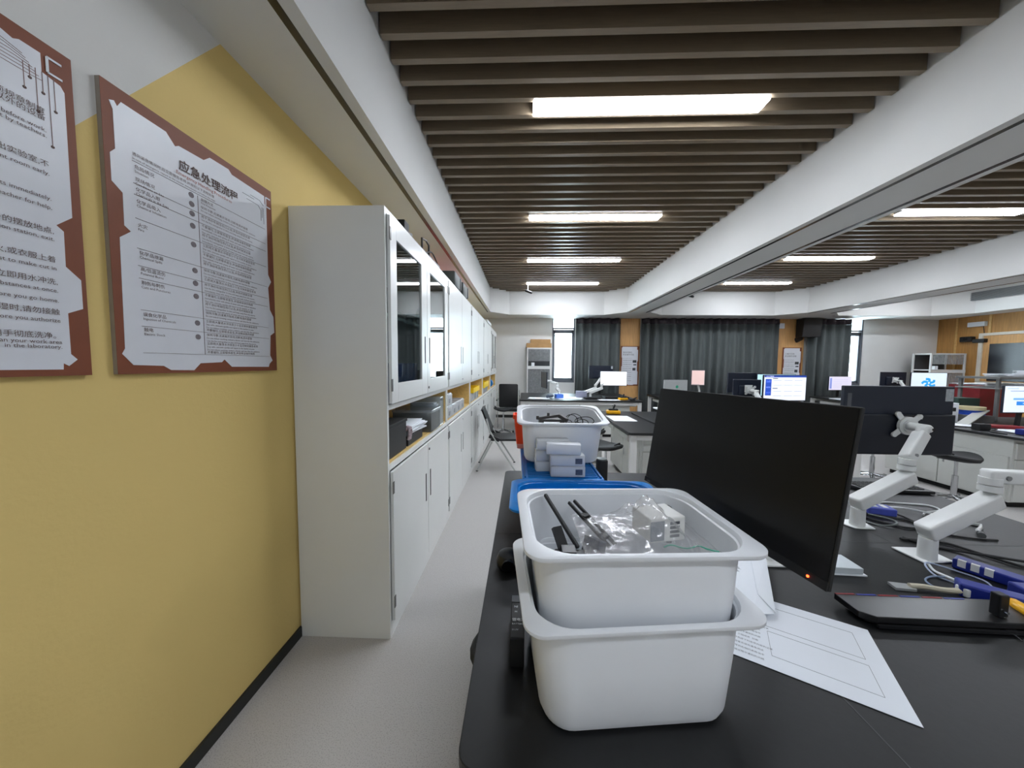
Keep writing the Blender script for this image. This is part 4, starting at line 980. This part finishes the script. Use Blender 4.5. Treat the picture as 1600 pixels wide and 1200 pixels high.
# ================================================================== SEATING
def stool(label, x, y, rz, h=.52, group='black saddle stools'):
    t = thing('lab_stool', label, 'stool', (x, y, 0), rz, group)
    n_ = 28; L = []
    for r, z in ((.02, -.03), (.12, -.035), (.182, -.02), (.195, .004), (.185, .018), (.12, .022), (.03, .018)):
        ring = []
        for i in range(n_):
            a = 2*PI*i/n_; rr = r*(1+.10*math.cos(2*a)); dz = .035*(r/.195)**2*math.cos(a)**2 if True else 0
            sq = 1 - .18*max(0, math.cos(a))
            ring.append((rr*math.cos(a), rr*math.sin(a)*sq, h+z+dz))
        L.append(ring)
    s = MB().loft(L).obj('seat', M('stool_black_pu', '#0f1213', .6, noise=.08), t, smooth=True)
    MB().tube([(-.16, -.05, h+.052), (-.19, 0, h+.075), (-.16, .05, h+.052)], .010).obj('seat_handle', BLACK, t, smooth=True)
    MB().cyl((0, 0, h-.22), (0, 0, h-.02), .014).cyl((0, 0, .09), (0, 0, h-.20), .024).obj('gas_column', CHROME, t, smooth=True)
    MB().bar((0, .02, h-.035), (.03, .16, h-.05), .012, .006).obj('lever', BLACK, t)
    for k in range(5):
        a = 2*PI*k/5+.3; c, s_ = math.cos(a), math.sin(a)
        l = MB().bar((.02*c, .02*s_, .085), (.24*c, .24*s_, .055), .03, .022, r=.006).obj('base_leg', CHROME, t, smooth=True)
        MB().cyl((.235*c, .235*s_, 0), (.235*c, .235*s_, .044), .018).obj('glide', BLACK, l, smooth=True)
    return t
s0 = stool('black saddle stool in the aisle beside the far cabinets', -.42, 7.02, .2)
dup(s0, (1.0, 3.95, 0), 2.2, 'black saddle stool left of the middle bench, right of the far bin')
dup(s0, (.98, 4.75, 0), 2.6, 'black saddle stool behind the one left of the middle bench')
dup(s0, (4.75, 3.72, 0), .25, 'black saddle stool in front of the right bench, behind the white arms')
dup(s0, (4.62, 4.45, 0), 1.2, 'black saddle stool half hidden behind the blue-black monitor')
dup(s0, (.025, 1.09, 0), .9, 'black saddle stool pushed under the left edge of the foreground bench')
# folding training chair
def folding_chair():
    t = thing('folding_chair', 'black training chair with silver legs standing by the white cabinets', 'chair', (-.355, 4.72, 0), math.radians(3))
    MB().bar((-.22, 0, .86), (-.10, 0, .56), .42, .024, up=(1, 0, .4), r=.012).obj('backrest', M('chair_black_plastic', '#0d0e0f', .55, noise=.06), t, smooth=True)
    m = MB().box(-.10, .30, -.21, .21, .425, .46, .016); m.obj('seat', MATS['chair_black_plastic'], t, smooth=True)
    for s_ in (-1, 1):
        y = .215*s_
        MB().tube([(-.16, y, .74), (-.11, y, .56), (.24, y, .012)], .013, smooth=False).obj('front_leg', STEEL, t, smooth=True)
        MB().tube([(-.08, y*.93, .42), (-.29, y*.93, .012)], .012, smooth=False).obj('rear_leg', STEEL, t, smooth=True)
        MB().bar((-.12, y, .50), (.02, y, .44), .02, .05).obj('hinge_bracket', BLACK, t, bevel=.004)
        MB().cyl((.24, y, 0), (.24, y, .0118), .016).cyl((-.29, y*.93, 0), (-.29, y*.93, .0118), .016).obj('rubber_feet', BLACK, t)
folding_chair()
def office_chair(label, x, y, rz):
    t = thing('office_chair', label, 'chair', (x, y, 0), rz)
    MB().box(-.22, .22, .17, .22, .50, 1.04, .03).obj('backrest', MATS['chair_black_plastic'], t, smooth=True)
    MB().box(-.23, .23, -.24, .20, .40, .46, .02).obj('seat', MATS['chair_black_plastic'], t, smooth=True)
    for s_ in (-1, 1):
        MB().tube([(s_*.245, .2, .9), (s_*.245, .22, .45), (s_*.245, .2, .02), (s_*.245, -.24, .02)], .011, smooth=False).obj('side_frame', CHROME, t, smooth=True)
        MB().box(s_*.27-.02, s_*.27+.02, -.18, .16, .64, .665, .008).obj('armrest', BLACK, t)
        MB().cyl((s_*.27, -.1, .40), (s_*.27, -.1, .64), .01).obj('arm_post', CHROME, t, smooth=True)
    MB().tube([(-.245, .21, .49), (.245, .21, .49)], .011, smooth=False).obj('back_rail', CHROME, t, smooth=True)
office_chair('black office chair with a tall back against the far wall left of the rack', -.34, 7.75, PI)
def armchair_bit():
    t = thing('desk_chair', 'chair with silver armrest showing just left of the large dark monitor', 'chair', (2.95, 6.02, 0), math.radians(200))
    MB().box(-.22, .22, .18, .23, .5, .98, .03).obj('backrest', MATS['chair_black_plastic'], t, smooth=True)
    MB().box(-.23, .23, -.22, .2, .42, .48, .02).obj('seat', MATS['chair_black_plastic'], t, smooth=True)
    for s_ in (-1, 1):
        MB().tube([(s_*.26, .1, .42), (s_*.28, .0, .60), (s_*.28, -.02, .70)], .016).obj('arm_post', STEEL, t, smooth=True)
        MB().box(s_*.28-.03, s_*.28+.03, -.15, .12, .70, .725, .01).obj('armrest', BLACK, t)
    MB().cyl((0, 0, .05), (0, 0, .42), .025).obj('column', CHROME, t, smooth=True)
    for k in range(5):
        a = 2*PI*k/5; MB().bar((0, 0, .07), (.27*math.cos(a), .27*math.sin(a), .04), .03, .02).cyl((.27*math.cos(a), .27*math.sin(a), 0), (.27*math.cos(a), .27*math.sin(a), .05), .02).obj('base_leg', BLACK, t)
armchair_bit()

# ================================================================== RACKS
def rack(label, x0, x1, y, top, shelfz, depth=.40):
    t = thing('metal_rack', label, 'rack', (x0, y, 0)); W_ = x1-x0
    for a in (0, W_-.03):
        for b in (0, depth-.03): MB().box(a, a+.03, b, b+.03, 0, top).obj('upright', WHITE, t)
    m = MB()
    for z in (.12, .62, shelfz, top-.03): m.box(.03, W_-.03, .0, depth, z, z+.03)
    m.box(.0, W_, -.005, 0, shelfz-.05, shelfz+.03)
    m.obj('shelves', WHITE, t)
    MB().box(.03, W_-.03, depth-.012, depth-.004, .15, top-.03).obj('back_panel', M('rack_grey', '#3a3c3f', .6, noise=.1), t)
    m = MB(); k = 0; x = .045
    while x < W_-.055:
        m.box(x, x+.017, .01, .016, .66, shelfz-.055).box(x, x+.017, .01, .016, shelfz+.16, top-.035); x += .034
    m.obj('hanging_strips', M('strip_grey', '#a4a7a8', .5, noise=.2), t)
    MB().box(.12, .20, .02, .10, shelfz+.031, shelfz+.12, .004).obj('white_tag_box', PAPER, t)
    return t
rack('tall grey rack against the far wall left of the left window, cartons on top', .09, .75, 8.72, 1.93, 1.42)
rack('grey rack in the far right corner beside the oak wall', 9.98, 10.80, 8.45, 1.85, 1.42)
def carton(label, loc, sx, sy, sz, rz=0., mat=CARD):
    t = thing('cardboard_box', label, 'cardboard box', loc, rz)
    MB().box(-sx/2, sx/2, -sy/2, sy/2, 0, sz, .003).obj('carton_body', mat, t)
    MB().box(-.025, .025, -sy/2-.001, sy/2+.001, sz, sz+.0008).obj('tape', M('packing_tape', '#c9a878', .3, noise=.05), t)
carton('brown carton, lower one on top of the left rack', (.40, 8.92, 1.931), .66, .36, .12, .0)
carton('brown carton, upper one on top of the left rack', (.44, 8.92, 2.053), .52, .34, .10, .03)

# ================================================================== FAR LEFT BENCH THINGS
def things_far():
    stack((.33, 6.95, T), 3, .42, .30, 'white papers at the left end of the far left bench', jit=.2, th=.002)
    stack((.98, 7.05, T), 3, .55, .42, 'wide white papers on the far left bench under the left window', jit=.3, th=.002)
    stack((1.75, 6.76, T), 2, .42, .21, 'single white sheet at the front edge of the far left bench', jit=.02, th=.002)
    crate('blue_basket', 'small light blue plastic basket on the far left bench', 'basket', (.76, 7.0, T+.007), .16, .12, .08, M('light_blue_plastic', '#4f7fe0', .4, noise=.2), rz=.3)
    m = MB().tube([(.50, 7.0, T+.03), (.56, 6.96, T+.05), (.62, 7.0, T+.05), (.58, 7.06, T+.04), (.52, 7.08, T+.05)], .03); tag(m.obj('cloth_bundle', M('grey_cloth', '#5b6678', .8, noise=.3), smooth=True), 'grey bundle beside the light blue basket on the far left bench', 'bundle')
    crate('small_box', 'grey box behind the papers on the far left bench', 'box', (1.26, 7.2, T+.013), .22, .16, .13, M('lilac_grey', '#8d90a4', .6, noise=.05), open_=False)
    m = MB().box(1.30, 1.62, 6.86, 7.04, T, T+.03, .005).box(1.34, 1.60, 6.88, 7.02, T+.0305, T+.04); tag(m.obj('laptop', BLACK), 'closed black laptop on the far left bench', 'laptop')
    m = MB().box(1.75, 2.25, 7.05, 7.35, T, T+.035, .006); tag(m.obj('black_case', MBLACK), 'flat black case below the blank white screen', 'case')
things_far()
def multimeter(label, x, y, rz, s=1.):
    t = thing('yellow_tool_holder', label, 'tool', (x, y, T), rz)
    MB().box(-.09*s, .09*s, -.05*s, .05*s, 0, .045*s, .012*s).obj('yellow_base', YEL, t, smooth=True)
    MB().box(-.06*s, .06*s, -.035*s, .035*s, .0455*s, .065*s, .004).bar((.0, 0, .066*s), (.02*s, 0, .12*s), .02*s, .02*s).obj('black_head', MBLACK, t)
multimeter('yellow and black tool at the right end of the far left bench', 2.05, 6.82, .2)
multimeter('yellow and black tool on the left corner of the middle bench', 1.33, 4.88, -.1, 1.1)
t = thing('hand_tool', 'small black hand tool beside the yellow tool on the far left bench', 'tool', (2.22, 6.72, T))
MB().box(-.06, .04, -.03, .03, 0, .03, .006).bar((.0, 0, .03), (.08, .02, .06), .02, .02).obj('tool_body', BLACK, t)

# middle bench things
stack((1.31, 4.44, T), 1, .30, .44, 'blank white sheet near the left edge of the middle bench', jit=0, th=.002)
t = thing('tray_stand', 'black round-based stand beside the large dark monitor on the middle bench', 'stand', (1.62, 3.72, T))
MB().lathe([(.10, 0), (.10, .008), (.085, .018), (.02, .022)]).obj('base', BLACK, t, smooth=True)
MB().cyl((0, 0, .02), (0, .0, .22), .009).obj('post', BLACK, t, smooth=True)
m = MB(); m.box(-.12, .22, -.10, .12, .221, .236, .002); m.obj('white_tray', PAPER, t)
t = thing('desk_mat', 'flat dark mat lying on the middle bench behind the round-based stand', 'mat', (1.70, 4.05, T))
MB().box(-.10, .28, -.05, .85, .0, .02, .004).obj('mat', M('dark_mat', '#161718', .5, noise=.1), t)
stack((3.5, 3.85, T), 6, .30, .22, 'stack of papers at the right end of the middle bench', jit=.2)

# ================================================================== RIGHT BENCH THINGS + RIGHT WALL
t = thing('display_board', 'black board in a white frame on the oak wall at the right edge', 'board', (XR-.001, 6.1, 1.18))
MB().box(-.05, 0, 0, 2.22, 1.08, 1.14).box(-.05, 0, 2.15, 2.22, 0, 1.08).box(-.05, 0, 0, 2.22, -.06, 0).obj('frame', M('cream_frame', '#d8d2c4', .5, noise=.04), t, bevel=.003)
MB().box(-.02, -.001, .0, 2.149, .001, 1.079).obj('back_panel', OAK2, t)
MB().box(-.035, -.0205, .0, 2.03, .02, .88).obj('black_screen', M('dark_blue_glass', '#14161f', .25, noise=.3, scale=2), t)
t = thing('tool_stand', 'white metal cross-shaped stand in front of the black board', 'stand', (9.55, 6.35, T))
MB().box(-.012, .012, -.012, .012, .0, 1.20).bar((-.25, 0, .70), (.30, -.02, .72), .014, .014).box(-.05, .05, -.05, .05, 0, .02).obj('cross_frame', PAPER, t)
t = thing('side_table', 'low table under the cross-shaped stand by the oak wall', 'table', (9.42, 5.6, 0))
MB().box(0, 1.2, 0, 1.5, .74, .78).obj('table_top', TOP, t)
for a in (.05, 1.15):
    for b in (.05, 1.45): MB().box(a-.03, a+.03, b-.03, b+.03, 0, .7395).obj('leg', WHITE, t)
t = thing('emergency_light', 'white box lamp high on the oak wall above the board', 'wall lamp', (XR-.001, 8.22, 2.49))
MB().box(-.07, 0, 0, .31, 0, .11, .008).obj('housing', PAPER, t); MB().tube([(-.03, .05, 0), (-.02, .03, -.18)], .006, smooth=False).obj('cable', CABLEB, t)
t = thing('wall_camera', 'black bracket device on the oak wall left of the framed board', 'camera', (XR-.001, 8.40, 2.10))
MB().box(-.12, 0, .0, .22, .03, .16, .02).box(-.10, 0, -.22, .0, .0, .09, .015).obj('device_body', BLACK, t); MB().cyl((-.121, .1, .1), (-.14, .1, .1), .03).obj('lens', SCRBLK, t, smooth=True)
t = thing('wall_speaker', 'black loudspeaker on a bracket high on the oak pier', 'speaker', (7.38, YF-.051, 2.24), math.radians(0))
MB().loft([[(-.22, -.30, .02), (.24, -.30, .02), (.22, -.06, .02), (-.2, -.06, .02)], [(-.20, -.33, .49), (.26, -.33, .49), (.22, -.06, .49), (-.2, -.06, .49)]]).obj('cabinet_body', MBLACK, t, bevel=.01)
MB().bar((0, 0, .2), (0, -.06, .2), .08, .08).bar((-.14, 0, -.06), (-.10, -.14, .02), .05, .12).obj('bracket', BLACK, t)
t = thing('wall_sensor', 'small white sensor box on the oak pier left of the wall speaker', 'sensor', (6.78, YF-.051, 2.50))
MB().box(-.0, .14, -.03, 0, 0, .14, .01).obj('housing', PAPER, t)
# shelf unit behind the right bench
t = thing('equipment_shelf', 'grey shelf unit with papers on top behind the right-edge screen', 'shelf', (6.35, 4.62, 0))
GS = M('shelf_grey', '#6f7170', .5, noise=.08)
for a in (0, 1.55):
    for b in (0, .38): MB().box(a, a+.03, b, b+.03, T, 1.35).obj('upright', GS, t)
MB().box(-.02, 1.6, -.02, .43, 1.351, 1.38).obj('top_shelf', GS, t)
MB().box(-.02, 1.6, -.02, .43, 1.215, 1.235).obj('middle_shelf', GREYM, t)
for k, (x, y, n_, w_) in enumerate(((6.75, 4.82, 5, 'left'), (7.15, 4.82, 11, 'middle'), (7.6, 4.82, 7, 'right'))):
    stack((x, y, 1.381), n_, .34, .26, 'white papers on top of the grey shelf unit, %s pile' % w_, jit=.3, th=.008)
stack((6.75, 4.8, 1.236), 8, .32, .26, 'papers on the middle shelf of the grey unit', jit=.2, th=.006)
def roll(label, x, y, z, r, h, mat):
    t = thing('tape_roll', label, 'tape roll', (x, y, z)); MB().lathe([(r, 0), (r, h), (r*.5, h), (r*.5, 0), (r, 0)]).obj('roll_body', mat, t, smooth=True)
roll('blue tape roll, lower of the stack behind the right bench screen', 5.98, 4.58, T+.10, .11, .06, M('blue_tape', '#2a5bd6', .4, noise=.1))
roll('cream tape roll lying on the blue roll behind the right bench screen', 5.97, 4.58, T+.161, .12, .045, M('cream_tape', '#d8cfa4', .5, noise=.05))
crate('storage_box', 'grey box carrying the tape rolls on the right bench', 'box', (5.98, 4.58, T+.001), .28, .24, .095, GS, open_=False)
crate('storage_box', 'green and black box behind the tape rolls', 'box', (6.15, 4.84, T+.001), .28, .2, .30, M('dark_green', '#26403a', .5, noise=.1), open_=False)
t = thing('red_cabinet', 'dark red cabinet standing between the racks and the right bench', 'cabinet', (7.35, 5.55, 0))
MB().box(0, .62, 0, .4, 0, 1.22, .004).obj('carcass', M('dark_red_paint', '#7c2026', .5, noise=.12, scale=8), t)
MB().box(.30, .32, -.006, -.0005, .05, 1.2).obj('door_gap', M('rust', '#a04838', .5, noise=.1), t)
stack((7.6, 5.75, 1.221), 4, .5, .3, 'loose papers on top of the dark red cabinet', jit=.3, th=.006)
t = thing('white_machine', 'small white machine with a dark opening on the right bench', 'machine', (5.52, 4.55, T))
MB().box(0, .26, 0, .03, 0, .22).box(0, .04, .031, .25, 0, .22).box(.22, .26, .031, .25, 0, .22).box(0, .26, 0, .25, .221, .25).obj('housing', PAPER, t, bevel=.003)
MB().box(.04, .22, -.004, -.0005, .02, .09).box(.04, .22, -.004, -.0005, .14, .19).obj('dark_slot', MBLACK, t)
# clutter
for k, (x, y, rz, w_) in enumerate(((5.45, 4.30, .3, 'nearest the blue-black monitor'), (5.60, 3.86, -.2, 'in front of the red tool case'), (6.45, 4.12, .5, 'behind the right-edge screen'))):
    stack((x, y, T), 3, .30, .21, 'loose papers on the right bench, %s' % w_, jit=.3, th=.003, rz=rz)
tag(MB().box(-.15, .15, -.06, .06, 0, .04, .01).obj('red_tool_case', RED, loc=(5.70, 4.09, T+.001), rot=(0, 0, -.4)), 'dark red tool case near the front edge of the right bench', 'tool case')
t = thing('propped_board', 'light grey board propped on the right bench under the screen', 'board', (5.80, 4.42, T+.006), math.radians(20))
MB().bar((-.25, 0, .0), (.25, 0, .16), .10, .012).obj('board', M('board_grey', '#b8bab4', .5, noise=.05), t)
for k, (x, y, s_, m_, w_) in enumerate(((5.42, 3.72, .10, NAVY, 'dark blue block near the front corner of the right bench'), (5.60, 3.62, .1, GREYM, 'grey metal block at the front corner of the right bench'), (5.32, 3.98, .12, MBLACK, 'black block at the left edge of the right bench'))):
    tag(MB().box(-s_/2, s_/2, -s_/3, s_/3, 0, s_*.6, .006).obj('equipment_block', m_, loc=(x, y, T+.001)), w_, 'equipment')
cable('white cable trailing over the right bench', [(5.45, 4.02, .0), (5.52, 3.99, .0), (5.60, 3.98, .0), (5.85, 3.88, .0), (5.95, 3.75, 0)], .007, CABLEW)
cable('black cable snaking over the right bench', [(5.25, 4.2, .0), (5.4, 4.10, .0), (5.45, 3.95, .014), (5.25, 3.85, .0), (5.22, 3.7, 0)], .007, CABLEB)
# lilac papers near the far right window
stack((6.95+.3, 6.9, T), 10, .5, .35, 'pile of papers on the far right bench in front of the lilac screen', jit=.2, th=.008)
stack((7.0, 7.4, T), 4, .4, .3, 'second low pile of papers on the far right bench', jit=.3, th=.006)
